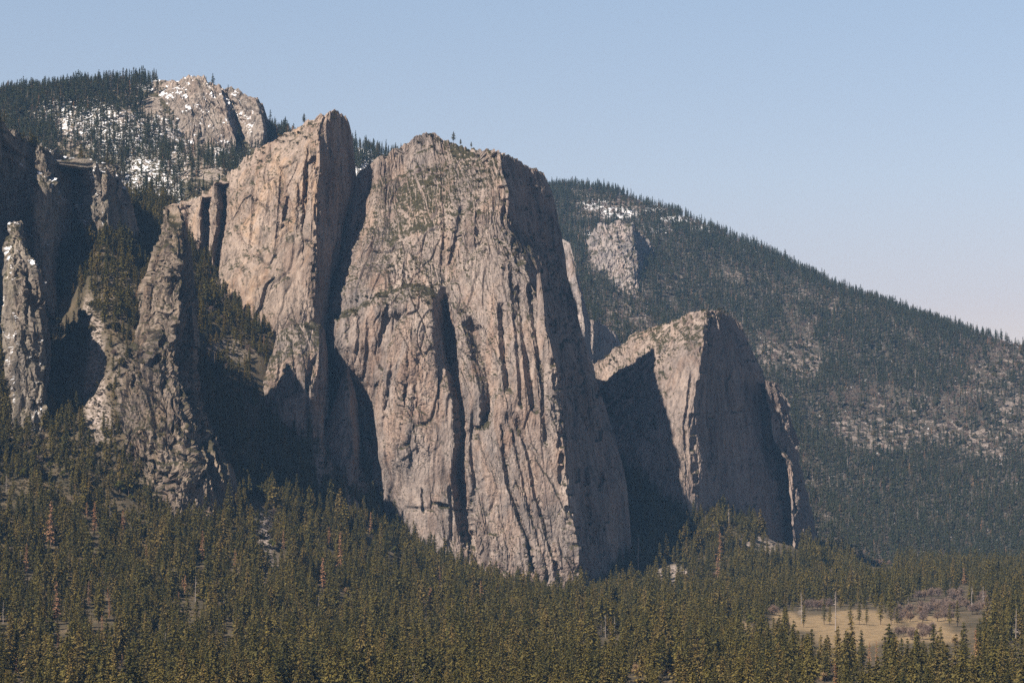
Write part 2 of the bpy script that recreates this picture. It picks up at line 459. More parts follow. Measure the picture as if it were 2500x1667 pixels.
# ================================================================ ROCKS (control lines: photo column, photo row, distance in metres)
# ---- great central rock
ng_ = np.random.default_rng(77)
def notches(line, n, y0, y1, dmax=11, wmax=13):
    """missing blocks along an edge"""
    L_ = np.array(line, float); out = []
    for y in np.linspace(y0, y1, n):
        y = y + ng_.uniform(-12, 12); x = float(np.interp(y, L_[:, 1], L_[:, 0])) + ng_.uniform(-5, 5)
        out.append(dict(p=[(x, y), (x + ng_.uniform(-2, 4), y + ng_.uniform(14, 48))], w=float(ng_.uniform(5, wmax)), d=float(ng_.uniform(4, dmax)), k='u', fade=5, jit=1.5))
    return out
mid_front = [
 [(873,420,4020),(862,470,4020),(845,540,4010),(822,620,3990),(800,700,3970),(790,800,3930),(800,880,3900),(830,1000,3850),(850,1230,3800)],
 [(925,379,3985),(925,440,3970),(912,520,3918),(897,580,3875),(866,656,3845),(845,700,3832),(838,760,3820),(822,830,3805),(845,900,3800),(897,980,3790),(906,1050,3770),(912,1140,3740),(925,1260,3710)],
 [(978,359,3990),(975,440,3972),(960,560,3868),(950,640,3806),(940,700,3784),(935,760,3760),(930,830,3735),(925,920,3715),(925,1000,3700),(930,1080,3685),(945,1170,3665),(962,1290,3645)],
 [(1036,320,3995),(1030,410,3975),(1020,540,3858),(1010,640,3798),(1005,720,3760),(1000,800,3725),(992,900,3690),(985,1000,3665),(990,1100,3650),(1000,1200,3635),(1020,1350,3620)],
 [(1068,323,3995),(1075,400,3965),(1078,520,3855),(1078,650,3786),(1080,760,3740),(1088,860,3700),(1105,960,3665),(1112,1060,3645),(1108,1160,3630),(1115,1260,3615),(1130,1420,3605)],
 [(1090,340,3992),(1100,430,3890),(1105,530,3822),(1105,680,3768),(1118,770,3725),(1130,880,3690),(1140,980,3660),(1145,1080,3640),(1160,1180,3625),(1165,1280,3610),(1160,1420,3600)],
 [(1170,363,3955),(1170,440,3858),(1171,530,3808),(1175,680,3750),(1185,780,3705),(1205,900,3665),(1215,1000,3640),(1225,1100,3625),(1240,1220,3605),(1250,1330,3590),(1255,1470,3580)],
 [(1218,368,3850),(1224,404,3832),(1233,468,3808),(1240,540,3782),(1256,600,3754),(1290,660,3720),(1318,760,3690),(1350,860,3660),(1361,957,3640),(1371,1063,3620),(1382,1148,3610),(1395,1254,3595),(1410,1390,3580),(1422,1480,3575)],
 [(1272,388,3965),(1295,500,3950),(1314,600,3920),(1343,700,3880),(1375,820,3820),(1408,950,3785),(1435,1080,3750),(1450,1200,3720),(1462,1320,3690),(1470,1480,3660)],
 [(1332,430,4070),(1348,468,4065),(1366,553,4045),(1382,638,4010),(1393,702,3985),(1414,787,3930),(1440,872,3910),(1467,946,3890),(1488,1021,3870),(1514,1106,3850),(1532,1200,3830),(1550,1480,3800)],
]
mid_back = [
 [(1310,660,4180),(1400,900,4180),(1480,1100,4150),(1500,1480,4100)],
 [(1100,640,4330),(1100,900,4330),(1100,1300,4250)],
 [(900,600,4280),(860,800,4260),(850,1000,4200),(880,1280,4100)],
]
mid_strokes = [
 dict(p=[(812,768),(860,752),(923,712),(975,690),(1010,688),(1066,712)], d=44, w=24, len=280, k='bench', fade=14),
 dict(p=[(1160,606),(1210,582),(1275,612)], d=13, w=14, len=160, k='bench', fade=18),
 dict(p=[(925,452),(975,425),(1030,402)], d=9, w=10, len=120, k='bench', fade=14),
 dict(p=[(1000,560),(1060,545),(1120,560)], d=8, w=12, len=100, k='bench', fade=20),
 dict(p=[(1080,520),(1150,505),(1210,520)], d=9, w=12, len=110, k='bench', fade=20),
 dict(p=[(1150,1368),(1220,1392),(1300,1410)], d=6, w=6, len=60, k='bench', fade=14),
 dict(p=[(1000,757),(965,810),(938,860),(915,960),(903,1080)], w=75, d=24, k='stepl', fade=30),
 dict(p=[(1005,760),(985,850),(965,960),(955,1080),(960,1160)], w=46, d=-9, k='u', fade=60),
 dict(p=[(1135,480),(1120,560),(1095,650),(1082,700)], w=9, d=9, k='v'),
 dict(p=[(1178,420),(1170,500),(1165,590)], w=8, d=8, k='v'),
 dict(p=[(1079,690),(1089,791),(1102,887),(1121,983),(1127,1078),(1122,1159),(1131,1255),(1152,1358)], w=[10,17,19,17,18,20,22,14], d=52, k='v', fade=60),
 dict(p=[(1088,330),(1084,430),(1086,560),(1080,700)], w=10, d=9, k='v', fade=60),
 dict(p=[(1142,765),(1166,840),(1188,910),(1196,960),(1180,1050)], w=[18,26,28,24,10], d=30, k='v', fade=40),
 dict(p=[(1000,850),(996,900),(985,1000),(980,1078),(977,1130)], w=[5,5,6,6,5], d=12, k='v'),
 dict(p=[(1222,735),(1229,820),(1236,900),(1242,960)], w=11, d=20, k='v'),
 dict(p=[(1262,690),(1272,780),(1288,870),(1300,950),(1308,1010)], w=[9,12,12,12,8], d=20, k='v'),
 dict(p=[(1246,640),(1258,760),(1268,880),(1275,1000)], w=7, d=11, k='v'),
 dict(p=[(1292,690),(1306,800),(1322,900),(1330,1010),(1335,1090)], w=8, d=13, k='v'),
 dict(p=[(1222,1030),(1232,1100),(1241,1178),(1258,1230),(1273,1280),(1290,1319),(1300,1380),(1317,1433)], w=[5,6,7,7,7,9,8,6], d=13, k='v'),
 dict(p=[(1255,1005),(1275,1060),(1289,1105),(1300,1160),(1308,1207),(1322,1250),(1333,1287),(1352,1360),(1372,1437)], w=7, d=11, k='v'),
 dict(p=[(1236,1000),(1262,1100),(1290,1230),(1318,1330),(1340,1430)], w=5, d=7, k='v'),
 dict(p=[(1288,1322),(1292,1360),(1300,1395)], w=9, d=12, k='u', fade=12),
 dict(p=[(1100,1180),(1104,1260),(1102,1340)], w=8, d=10, k='v'),
 dict(p=[(1030,1190),(1034,1255)], w=4, d=8, k='v', fade=10),
 dict(p=[(1052,1200),(1053,1245)], w=3, d=6, k='v', fade=10),
 dict(p=[(1063,1225),(1082,1232),(1084,1240)], w=14, d=9, k='u', fade=6),
 dict(p=[(1162,1040),(1168,1046)], w=10, d=10, k='u', fade=4),
 dict(p=[(938,860),(930,920),(915,1000),(906,1080)], w=26, d=-11, k='u', fade=70),
 dict(p=[(950,740),(935,790),(925,850)], w=16, d=9, k='step', fade=20),
 dict(p=[(860,760),(858,800),(850,850)], w=10, d=9, k='v'),
 dict(p=[(885,760),(876,850),(868,900)], w=6, d=7, k='v'),
 dict(p=[(905,770),(900,850),(890,930)], w=7, d=8, k='v'),
 dict(p=[(1155,1000),(1150,1100),(1162,1200)], w=6, d=10, k='v'),
 dict(p=[(1330,480),(1352,620),(1385,760),(1420,920)], w=10, d=8, k='v'),
 dict(p=[(1300,440),(1318,560),(1340,660)], w=7, d=8, k='v'),
 dict(p=[(1275,400),(1290,500),(1302,590)], w=7, d=8, k='v'),
 dict(p=[(1395,1000),(1425,1150),(1450,1330)], w=9, d=9, k='v'),
 dict(p=[(1400,900),(1440,1030),(1475,1180)], w=9, d=9, k='v'),
]
mid_strokes += notches(mid_front[7], 22, 400, 1380)
for x0 in (1290, 1320, 1350, 1385):
    mid_strokes += notches([(x0, 400), (x0 + 60, 800), (x0 + 95, 1300)], 8, 430 + x0 - 1290, 1250, 8, 10)
rock_middle, F_mid = rock('granite_monolith', mid_front, mid_back, res=1.9, seed=11, amp=1.0, rugged=0.5, wob=5.5, jag=4, sharp=(1, 7), strokes=mid_strokes, mat=M_mid, top_sink=25)
tag(rock_middle, 'huge central granite rock split by a dark vertical gully, scrub on its rounded top', 'cliff', 'granite rocks above the forest')
# slender pillar leaning on its lower left, and the finger on its right edge
pl_front = [
 [(842,886,3740),(828,950,3720),(812,1000,3705),(792,1046,3690),(788,1100,3670),(800,1230,3640)],
 [(844,885,3735),(841,960,3695),(836,1040,3670),(836,1230,3620)],
 [(847,886,3737),(853,960,3700),(858,1040,3675),(862,1230,3630)],
 [(850,890,3770),(868,960,3775),(876,1040,3765),(886,1230,3745)],
]
pl_back = [[(850,892,3800),(870,1000,3820),(880,1230,3800)], [(842,892,3800),(815,1000,3800),(800,1230,3780)]]
rock('pillar', pl_front, pl_back, res=1.9, seed=21, amp=0.7, sharp=(2,), mat=M_mid, parent=rock_middle, top_sink=1, blur_u=1)
fg_front = [
 [(1309,668,3722),(1309,740,3700),(1312,840,3672),(1330,920,3660)],
 [(1314,662,3716),(1318,740,3692),(1322,840,3664),(1338,920,3652)],
 [(1321,663,3718),(1327,740,3694),(1338,840,3666),(1350,920,3654)],
 [(1325,672,3730),(1333,740,3716),(1347,840,3690),(1360,920,3670)],
]
fg_back = [[(1324,675,3745),(1340,840,3720),(1355,920,3700)], [(1311,675,3745),(1315,840,3720),(1335,920,3700)]]
rock('pinnacle', fg_front, fg_back, res=1.9, seed=22, amp=0.5, sharp=(2,), mat=M_mid, parent=rock_middle, top_sink=1, blur_u=1, inside=False)

# ---- higher rock behind on the left
high_front = [
 [(412,500,4040),(413,540,3980),(440,600,3950),(458,679,3925),(468,760,3900),(480,940,3850)],
 [(440,492,4005),(440,560,3960),(452,640,3925),(466,720,3895),(486,940,3840)],
 [(466,490,4040),(459,580,3990),(466,660,3945),(478,720,3915),(494,940,3850)],
 [(492,478,3985),(482,580,3935),(480,650,3905),(487,720,3885),(502,940,3830)],
 [(511,462,4045),(501,560,4005),(498,640,3970),(506,720,3925),(522,940,3850)],
 [(531,444,3985),(521,550,3935),(516,640,3905),(521,700,3890),(537,940,3820)],
 [(558,428,4060),(546,540,4010),(532,640,3960),(528,690,3910),(552,940,3810)],
 [(567,420,3990),(561,519,3930),(548,583,3905),(537,678,3870),(545,720,3850),(570,940,3790)],
 [(605,379,3980),(610,480,3920),(610,580,3875),(605,680,3835),(605,760,3805),(615,940,3765)],
 [(663,342,3970),(670,450,3905),(670,560,3860),(665,680,3815),(662,780,3785),(665,940,3745)],
 [(739,305,3950),(735,400,3890),(730,520,3850),(720,640,3810),(715,760,3780),(715,940,3740)],
 [(790,277,3925),(778,310,3900),(778,380,3870),(776,455,3850),(773,520,3835),(770,583,3820),(767,640,3805),(764,712,3790),(764,790,3775),(764,940,3750)],
 [(820,268,3960),(820,330,3955),(822,450,3945),(815,560,3920),(800,680,3880),(790,760,3850),(785,940,3810)],
 [(845,284,4010),(857,302,4010),(864,379,4015),(870,423,4020),(867,465,4020),(838,551,3985),(828,653,3960),(806,685,3930),(800,780,3900),(795,940,3870)],
]
high_back = [
 [(835,300,4250),(850,500,4250),(800,940,4200)],
 [(660,380,4300),(640,600,4250),(640,940,4200)],
 [(500,500,4200),(480,700,4150),(490,940,4050)],
]
high_strokes = [
 dict(p=[(756,350),(745,420),(742,480),(739,560),(742,640)], w=[4,5,6,6,4], d=12, k='v'),
 dict(p=[(768,380),(754,400),(750,450),(748,500)], w=[3,8,6,4], d=14, k='u', fade=8),
 dict(p=[(690,400),(686,480),(680,560),(672,640)], w=6, d=7, k='v'),
 dict(p=[(622,420),(620,520),(612,620)], w=7, d=6, k='v'),
 dict(p=[(672,675),(652,695),(640,745),(622,775)], w=[5,6,6,4], d=10, k='v', fade=10),
 dict(p=[(830,380),(828,470),(822,560)], w=5, d=10, k='v'),
 dict(p=[(800,330),(800,450),(795,600)], w=5, d=7, k='v'),
 dict(p=[(700,480),(692,540),(690,560)], w=5, d=8, k='u', fade=8),
 dict(p=[(730,440),(728,500),(728,580)], w=4, d=7, k='v'),
]
high_strokes += notches(high_front[11], 16, 300, 800, 8, 9)
rock_high, F_high = rock('granite_tower', high_front, high_back, res=1.9, seed=31, amp=0.85, rugged=0.35, wob=4.5, jag=5, sharp=(3, 5, 7, 11), strokes=high_strokes, mat=M_high, top_sink=30)
tag(rock_high, 'tall pale tan rock tower with sheer smooth face, left of the great central rock', 'cliff', 'granite rocks above the forest')
bt_front = [
 [(672,828,3680),(657,883,3640),(640,946,3610),(636,1002,3590),(640,1120,3570)],
 [(700,797,3680),(695,880,3620),(690,960,3590),(690,1120,3560)],
 [(740,784,3680),(738,880,3615),(735,960,3585),(738,1120,3555)],
 [(777,788,3690),(780,850,3640),(772,950,3600),(768,1120,3570)],
 [(789,807,3780),(799,855,3770),(805,951,3750),(795,1120,3720)],
]
bt_back = [[(785,830,3870),(790,1120,3820)], [(680,830,3800),(650,1120,3750)]]
bt, F_butt = rock('buttress', bt_front, bt_back, res=1.9, seed=41, amp=1.0, sharp=(3,), mat=M_mid, parent=rock_high, top_sink=-4,
     strokes=[dict(p=[(775,860),(760,900),(745,960)], w=6, d=9, k='v'), dict(p=[(712,820),(722,900),(720,960)], w=7, d=8, k='v'), dict(p=[(690,870),(675,940),(665,1000)], w=5, d=6, k='v')])

# ---- lower rock on the right
low_front = [
 [(1430,895,4330),(1400,1000,4280),(1390,1200,4200),(1400,1460,4100)],
 [(1460,883,4330),(1455,960,4295),(1460,1100,4180),(1480,1300,4110),(1500,1460,4060)],
 [(1534,831,4320),(1535,900,4272),(1540,1000,4200),(1550,1150,4110),(1570,1300,4070),(1580,1460,4040)],
 [(1600,793,4290),(1605,870,4228),(1610,960,4165),(1615,1100,4105),(1630,1250,4065),(1640,1460,4035)],
 [(1671,766,4240),(1672,850,4160),(1668,950,4125),(1665,1080,4090),(1672,1200,4060),(1680,1460,4025)],
 [(1728,754,4220),(1723,796,4180),(1719,843,4155),(1712,898,4135),(1706,930,4125),(1700,981,4110),(1691,1051,4095),(1697,1115,4085),(1698,1200,4070),(1700,1460,4030)],
 [(1765,758,4320),(1785,850,4310),(1790,980,4280),(1795,1120,4240),(1800,1280,4200),(1805,1460,4160)],
 [(1799,783,4430),(1824,828,4430),(1840,866,4425),(1862,923,4420),(1885,1083,4400),(1910,1150,4380),(1925,1250,4350),(1935,1460,4300)],
 [(1820,820,4500),(1850,890,4510),(1890,980,4500),(1925,1040,4490),(1938,1108,4480),(1958,1191,4460),(1980,1249,4440),(1993,1310,4420),(1998,1460,4400)],
]
low_back = [
 [(1800,850,4700),(1900,1100,4700),(1960,1460,4650)],
 [(1640,800,4700),(1640,1100,4700),(1640,1460,4600)],
 [(1450,910,4500),(1440,1100,4450),(1430,1460,4300)],
]
low_strokes = [
 dict(p=[(1640,830),(1610,880),(1590,905)], w=16, d=7, k='step'),
 dict(p=[(1770,900),(1765,1050),(1770,1200)], w=9, d=7, k='v'),
 dict(p=[(1815,920),(1825,1100),(1840,1250)], w=10, d=8, k='v'),
 dict(p=[(1740,850),(1730,1000),(1735,1150)], w=7, d=6, k='v'),
 dict(p=[(1860,980),(1880,1120),(1895,1280)], w=9, d=8, k='v'),
 dict(p=[(1690,900),(1682,970),(1672,1040),(1678,1120)], w=5, d=7, k='v'),
]
low_strokes += notches(low_front[5], 14, 770, 1200, 9, 10)
low_strokes += notches(low_front[7], 10, 800, 1280, 12, 16)
rock_low, F_low = rock('granite_dome', low_front, low_back, res=2.0, seed=51, amp=0.8, rugged=0.45, wob=5.5, jag=4, sharp=(5,), strokes=low_strokes, mat=M_low, top_sink=20)
tag(rock_low, 'lowest of the three big rocks, sunlit left slope and broad dark right face', 'cliff', 'granite rocks above the forest')
fl_front = [
 [(1863,930,4375),(1878,1000,4352),(1893,1083,4332),(1919,1121,4322),(1928,1191,4306),(1935,1287,4280),(1943,1440,4240)],
 [(1876,927,4368),(1893,1000,4364),(1910,1083,4352),(1930,1140,4335),(1945,1200,4318),(1950,1290,4290),(1960,1440,4255)],
 [(1891,936,4380),(1908,990,4375),(1922,1083,4365),(1940,1140,4350),(1955,1215,4330),(1972,1290,4310),(1980,1440,4280)],
 [(1897,945,4450),(1914,975,4455),(1930,1038,4455),(1940,1108,4455),(1962,1197,4445),(1983,1249,4435),(1996,1306,4415),(2005,1440,4390)],
]
fl_back = [[(1890,945,4520),(1935,1108,4520),(1990,1440,4500)], [(1868,940,4480),(1900,1108,4480),(1950,1440,4450)]]
rock('flake', fl_front, fl_back, res=2.0, seed=61, amp=1.2, rugged=1.0, wob=6, jag=5, sharp=(2,), mat=M_low, parent=rock_low, top_sink=2, blur_u=1,
     strokes=[dict(p=[(1905,1000),(1912,1060),(1920,1110)], w=7, d=12, k='v'), dict(p=[(1934,1140),(1938,1200),(1944,1260)], w=4, d=9, k='v')])

# ---- jagged spire on the left
sp_front = [
 [(411,503,3330),(403,548,3310),(396,596,3290),(378,643,3270),(373,704,3255),(357,765,3235),(338,825,3210),(319,876,3180),(300,946,3140),(291,1034,3090),(290,1110,3060),(325,1180,3030),(345,1300,3000)],
 [(413,500,3320),(413,560,3285),(405,640,3245),(400,720,3215),(388,800,3180),(362,900,3130),(350,1000,3085),(345,1091,3050),(370,1180,3010),(383,1310,2985)],
 [(418,499,3318),(430,560,3280),(430,640,3240),(430,720,3205),(425,800,3170),(392,900,3120),(400,1000,3075),(410,1091,3035),(425,1180,3000),(430,1320,2975)],
 [(424,500,3322),(441,548,3287),(444,628,3247),(447,723,3212),(447,787,3180),(415,900,3128),(440,1000,3085),(472,1091,3050),(480,1180,3010),(480,1320,2985)],
 [(434,502,3375),(456,548,3370),(460,628,3350),(463,723,3330),(472,819,3300),(480,973,3230),(500,1040,3185),(526,1090,3150),(560,1160,3090),(575,1320,3040)],
]
sp_back = [[(432,520,3480),(470,800,3480),(520,1000,3400),(580,1290,3200)], [(412,520,3450),(330,760,3450),(290,1000,3350),(300,1290,3200)]]
sp_strokes = [
 dict(p=[(290,880),(340,868),(400,880)], d=14, w=10, len=90, k='bench', fade=10),
 dict(p=[(340,720),(380,705),(440,715)], d=9, w=8, len=70, k='bench', fade=10),
 dict(p=[(375,620),(410,612),(445,622)], d=7, w=6, len=60, k='bench', fade=8),
 dict(p=[(300,1040),(360,1030),(470,1045)], d=16, w=14, len=150, k='bench', fade=14),
 dict(p=[(350,1140),(400,1130),(470,1148)], d=8, w=8, len=90, k='bench', fade=14),
 dict(p=[(400,600),(402,660),(396,720)], w=8, d=9, k='v'), dict(p=[(420,560),(422,640),(420,700)], w=6, d=9, k='v'),
 dict(p=[(372,700),(368,760),(362,830)], w=8, d=14, k='v'), dict(p=[(392,760),(385,830),(372,900)], w=6, d=10, k='v'),
 dict(p=[(425,740),(420,800),(405,870)], w=8, d=10, k='v'), dict(p=[(345,850),(335,900),(320,960)], w=7, d=10, k='v'),
 dict(p=[(372,1090),(378,1130),(385,1170),(390,1230)], w=6, d=9, k='v'), dict(p=[(430,1060),(428,1110),(420,1150),(424,1210)], w=7, d=14, k='v'),
 dict(p=[(452,1080),(440,1130),(425,1140)], w=5, d=10, k='v'), dict(p=[(396,1140),(400,1200),(400,1250)], w=5, d=8, k='v'),
 dict(p=[(410,1040),(400,1070),(405,1072)], w=22, d=6, k='u', fade=6),
]
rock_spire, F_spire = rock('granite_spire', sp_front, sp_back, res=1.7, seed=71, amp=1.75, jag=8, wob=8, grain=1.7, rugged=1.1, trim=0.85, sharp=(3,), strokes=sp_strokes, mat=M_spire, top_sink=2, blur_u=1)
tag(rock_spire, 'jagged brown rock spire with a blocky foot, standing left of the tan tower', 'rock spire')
cp_front = [
 [(408,566,3300),(398,600,3280),(388,640,3262)], [(420,562,3270),(418,600,3250),(412,640,3240)], [(430,565,3272),(434,600,3252),(436,640,3242)], [(436,572,3300),(444,600,3290),(446,640,3280)]]
for nm_, fr_, bk_ in (('fin', [[(356,690,3262),(350,760,3246),(338,850,3215)], [(362,686,3244),(359,760,3228),(350,850,3196)], [(369,692,3246),(369,760,3230),(364,850,3198)], [(373,700,3270),(375,760,3262),(374,850,3240)]], [[(372,702,3300),(374,850,3280)], [(358,702,3300),(338,850,3280)]]),
                      ('fin', [[(450,585,3345),(452,640,3330),(455,720,3305)], [(456,580,3330),(460,640,3315),(464,720,3290)], [(463,588,3350),(470,640,3345),(476,720,3325)]], [[(462,595,3390),(474,720,3370)], [(452,595,3390),(456,720,3370)]]),
                      ('fin', [[(462,735,3295),(460,790,3275),(458,850,3255)], [(470,730,3280),(472,790,3262),(474,850,3242)], [(478,738,3300),(483,790,3290),(488,850,3275)]], [[(477,745,3340),(486,850,3320)], [(463,745,3340),(460,850,3320)]])):
    rock(nm_, fr_, bk_, res=1.7, seed=74 + len(nm_) + int(fr_[0][0][0]), amp=0.9, grain=2, rugged=1.0, sharp=(1,), mat=M_spire, parent=rock_spire, top_sink=1, blur_u=1, wob=2, jag=3, inside=False)
rock('summit_block', cp_front, [[(434,575,3330),(440,640,3320)], [(410,575,3330),(395,640,3320)]], res=1.7, seed=72, amp=0.8, grain=2, mat=M_spire, parent=rock_spire, top_sink=1, blur_u=1, inside=False)
fo_front = [[(528,1130,3130),(520,1180,3100),(515,1300,3060)], [(548,1128,3105),(552,1180,3080),(552,1300,3045)], [(566,1140,3130),(583,1203,3110),(592,1300,3080)]]
rock('foot_block', fo_front, [[(566,1145,3190),(590,1300,3160)], [(530,1140,3190),(515,1300,3160)]], res=1.7, seed=73, amp=0.9, grain=1.6, mat=M_spire, parent=rock_spire, top_sink=2, blur_u=1)

# ---- ribbed dark wall at the left edge
wl_front = [
 [(-260,110,3330),(-260,600,3290),(-260,1100,3250)],
 [(-150,140,3310),(-150,600,3300),(-150,1100,3280)],
 [(-50,250,3395),(-50,520,3390),(-50,1100,3380)],
 [(0,292,3500),(0,520,3500),(0,700,3490),(0,1100,3470)],
 [(40,318,3530),(45,520,3520),(50,700,3500),(60,1100,3470)],
 [(80,340,3560),(82,480,3555),(84,600,3540),(100,690,3520),(108,760,3500),(114,1100,3460)],
 [(98,352,3560),(98,425,3545),(96,445,3470),(90,515,3455),(94,620,3450),(114,720,3450),(130,1100,3430)],
 [(114,361,3560),(113,425,3540),(112,445,3455),(119,499,3450),(120,628,3445),(130,720,3445),(146,1100,3430)],
 [(145,372,3620),(146,500,3620),(146,620,3610),(150,750,3600),(160,1100,3580)],
 [(178,384,3690),(185,500,3690),(190,620,3680),(195,750,3660),(205,1100,3640)],
 [(199,386,3640),(201,420,3630),(220,476,3620),(223,530,3610),(226,600,3620),(236,800,3640),(245,1100,3660)],
 [(228,394,3610),(230,440,3600),(240,530,3590),(245,600,3600),(255,800,3630),(262,1100,3650)],
 [(253,399,3605),(258,451,3592),(263,537,3585),(270,600,3600),(278,800,3630),(280,1100,3660)],
 [(288,402,3760),(297,422,3755),(309,460,3750),(319,499,3740),(332,560,3745),(343,650,3760),(345,1100,3780)],
]
wl_back = [[(280,420,3900),(330,650,3850),(340,1100,3750)], [(60,380,3850),(60,700,3800),(60,1100,3700)], [(-250,200,3700),(-250,1100,3600)]]
ra_front = [
 [(26,545,3330),(14,596,3260),(9,640,3220),(11,755,3190),(24,820,3160),(32,1100,3120)],
 [(30,540,3215),(20,600,3190),(15,640,3160),(17,755,3135),(29,820,3118),(38,1100,3100)],
 [(38,538,3205),(46,600,3170),(58,630,3150),(70,700,3130),(75,800,3112),(85,1100,3095)],
 [(44,541,3212),(50,600,3178),(62,632,3155),(91,680,3130),(97,704,3125),(97,787,3115),(105,851,3108),(107,1100,3098)],
 [(47,546,3260),(55,620,3250),(91,690,3230),(101,760,3215),(109,851,3200),(114,1100,3190)],
]
ra_back = [[(46,550,3270),(92,690,3250),(112,1100,3230)], [(24,550,3290),(10,690,3270),(25,1100,3240)]]
wl_strokes = [
 dict(p=[(63,660),(72,690),(75,740),(68,776)], w=[5,11,14,8], d=16, k='u', fade=10),
 dict(p=[(62,795),(66,840),(72,870),(68,900)], w=5, d=10, k='v'),
 dict(p=[(35,590),(40,640),(45,690)], w=5, d=7, k='v'),
 dict(p=[(80,870),(84,940),(82,1000)], w=5, d=8, k='v'),
 dict(p=[(228,440),(235,500),(238,560)], w=5, d=8, k='v'),
]
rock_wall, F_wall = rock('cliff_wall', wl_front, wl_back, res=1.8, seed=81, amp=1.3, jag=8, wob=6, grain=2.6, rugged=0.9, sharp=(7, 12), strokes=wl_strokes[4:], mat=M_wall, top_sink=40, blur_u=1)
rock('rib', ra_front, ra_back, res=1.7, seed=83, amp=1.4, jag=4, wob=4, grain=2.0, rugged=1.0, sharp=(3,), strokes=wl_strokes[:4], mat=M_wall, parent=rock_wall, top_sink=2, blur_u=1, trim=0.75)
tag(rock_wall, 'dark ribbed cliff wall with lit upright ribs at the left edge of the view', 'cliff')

# ---- granite dome on the snowy mountain, cliffs on the far ridge
dm_front = [
 [(346,200,5140),(366,240,5080),(396,285,5040),(412,400,4960)],
 [(372,192,5120),(400,240,5060),(430,290,5020),(448,410,4940)],
 [(425,189,5120),(445,240,5050),(470,300,5005),(482,410,4930)],
 [(480,189,5115),(502,250,5035),(520,310,4990),(525,410,4930)],
 [(535,212,5110),(552,253,5040),(560,291,5010),(574,345,4980),(578,420,4950)],
 [(546,220,5150),(563,260,5130),(580,310,5100),(588,355,5080),(592,420,5050)],
 [(563,214,5130),(582,260,5085),(596,310,5060),(604,360,5040),(608,420,5020)],
 [(620,241,5100),(634,290,5060),(640,330,5040),(645,420,5010)],
 [(638,256,5190),(654,298,5200),(668,333,5200),(676,420,5190)],
]
dm_back = [[(630,270,5400),(660,420,5400)], [(500,215,5500),(500,420,5500)], [(360,215,5300),(410,420,5250)]]
rock_dome, _ = rock('rock_dome', dm_front, dm_back, res=2.6, seed=91, amp=1.3, grain=1.3, rugged=0.8, jag=5, sharp=(4, 7), mat=M_dome, top_sink=12,
    strokes=[dict(p=[(455,250),(480,300),(490,340)], w=14, d=10, k='step'), dict(p=[(500,230),(520,260),(540,280)], w=12, d=12, k='v'), dict(p=[(600,250),(605,310),(606,360)], w=6, d=8, k='v')])
tag(rock_dome, 'pale snow-streaked granite dome at the right end of the snowy mountain top', 'rock dome')
tw_front = [
 [(1370,585,5180),(1372,690,5120),(1376,840,5060)],
 [(1392,590,5150),(1394,700,5090),(1398,860,5030)],
 [(1410,650,5120),(1414,705,5080),(1425,780,5050),(1430,880,5020)],
 [(1416,690,5180),(1424,720,5190),(1441,790,5190),(1446,880,5150)],
]
tw, _ = rock('cliff_tower', tw_front, [[(1410,700,5350),(1440,880,5350)], [(1372,600,5300),(1378,880,5300)]], res=2.6, seed=95, amp=1.0, jag=5, wob=5, sharp=(2,), mat=M_far, top_sink=2, blur_u=1,
    strokes=[dict(p=[(1405,720),(1410,770),(1415,820)], w=5, d=12, k='v')])
tag(tw, 'narrow pale cliff tower seen through the gap just right of the central rock', 'cliff')
sh_front = [
 [(1395,770,5420),(1400,900,5400)],
 [(1450,782,5400),(1448,900,5380)],
 [(1476,790,5480),(1470,900,5460)],
 [(1500,815,5600),(1520,850,5620),(1530,900,5640)],
]
sh, _ = rock('shaded_cliff', sh_front, [[(1500,820,5800),(1530,900,5800)], [(1400,790,5800),(1400,900,5800)]], res=3, seed=97, amp=1.2, sharp=(1,), mat=M_far, top_sink=4, blur_u=1)
tag(sh, 'blue shaded cliff face low in the gap between the central and the lowest big rock', 'cliff')
rc_front = [
 [(1425,585,6760),(1440,640,6640),(1470,700,6520),(1490,760,6400)],
 [(1460,548,6790),(1470,610,6660),(1500,690,6540),(1520,790,6380)],
 [(1500,540,6790),(1505,600,6670),(1530,680,6560),(1545,790,6400)],
 [(1545,548,6790),(1548,610,6690),(1556,680,6590),(1560,790,6440)],
 [(1575,575,6860),(1585,620,6830),(1598,680,6780),(1610,790,6600)],
 [(1590,600,6950),(1610,640,6950),(1622,700,6920),(1630,790,6780)],
]
rc, _ = rock('ridge_cliff', rc_front, [[(1590,620,7200),(1620,790,7100)], [(1440,590,7200),(1480,790,7000)]], res=3.4, seed=99, amp=1.6, rugged=0.9, jag=8, wob=8, sharp=(3,), mat=M_far, top_sink=0, blur_u=1)
tag(rc, 'bare purplish cliff set in the forested ridge above the lowest big rock', 'cliff')
ns_front = [[(2462,1122,5830),(2466,1165,5790)], [(2478,1114,5800),(2482,1165,5770)], [(2500,1106,5960),(2506,1165,5930)], [(2560,1100,6020),(2560,1165,5990)]]
ns, _ = rock('shaded_bluff', ns_front, [[(2560,1110,6200),(2560,1165,6200)], [(2470,1130,6150),(2470,1165,6150)]], res=2.6, seed=98, amp=0.8, sharp=(1,), mat=M_far, top_sink=1, blur_u=1)
tag(ns, 'small blue shaded bluff at the right edge, beside the ridge road', 'cliff')
print('rocks', round(time.time() - T0, 1))
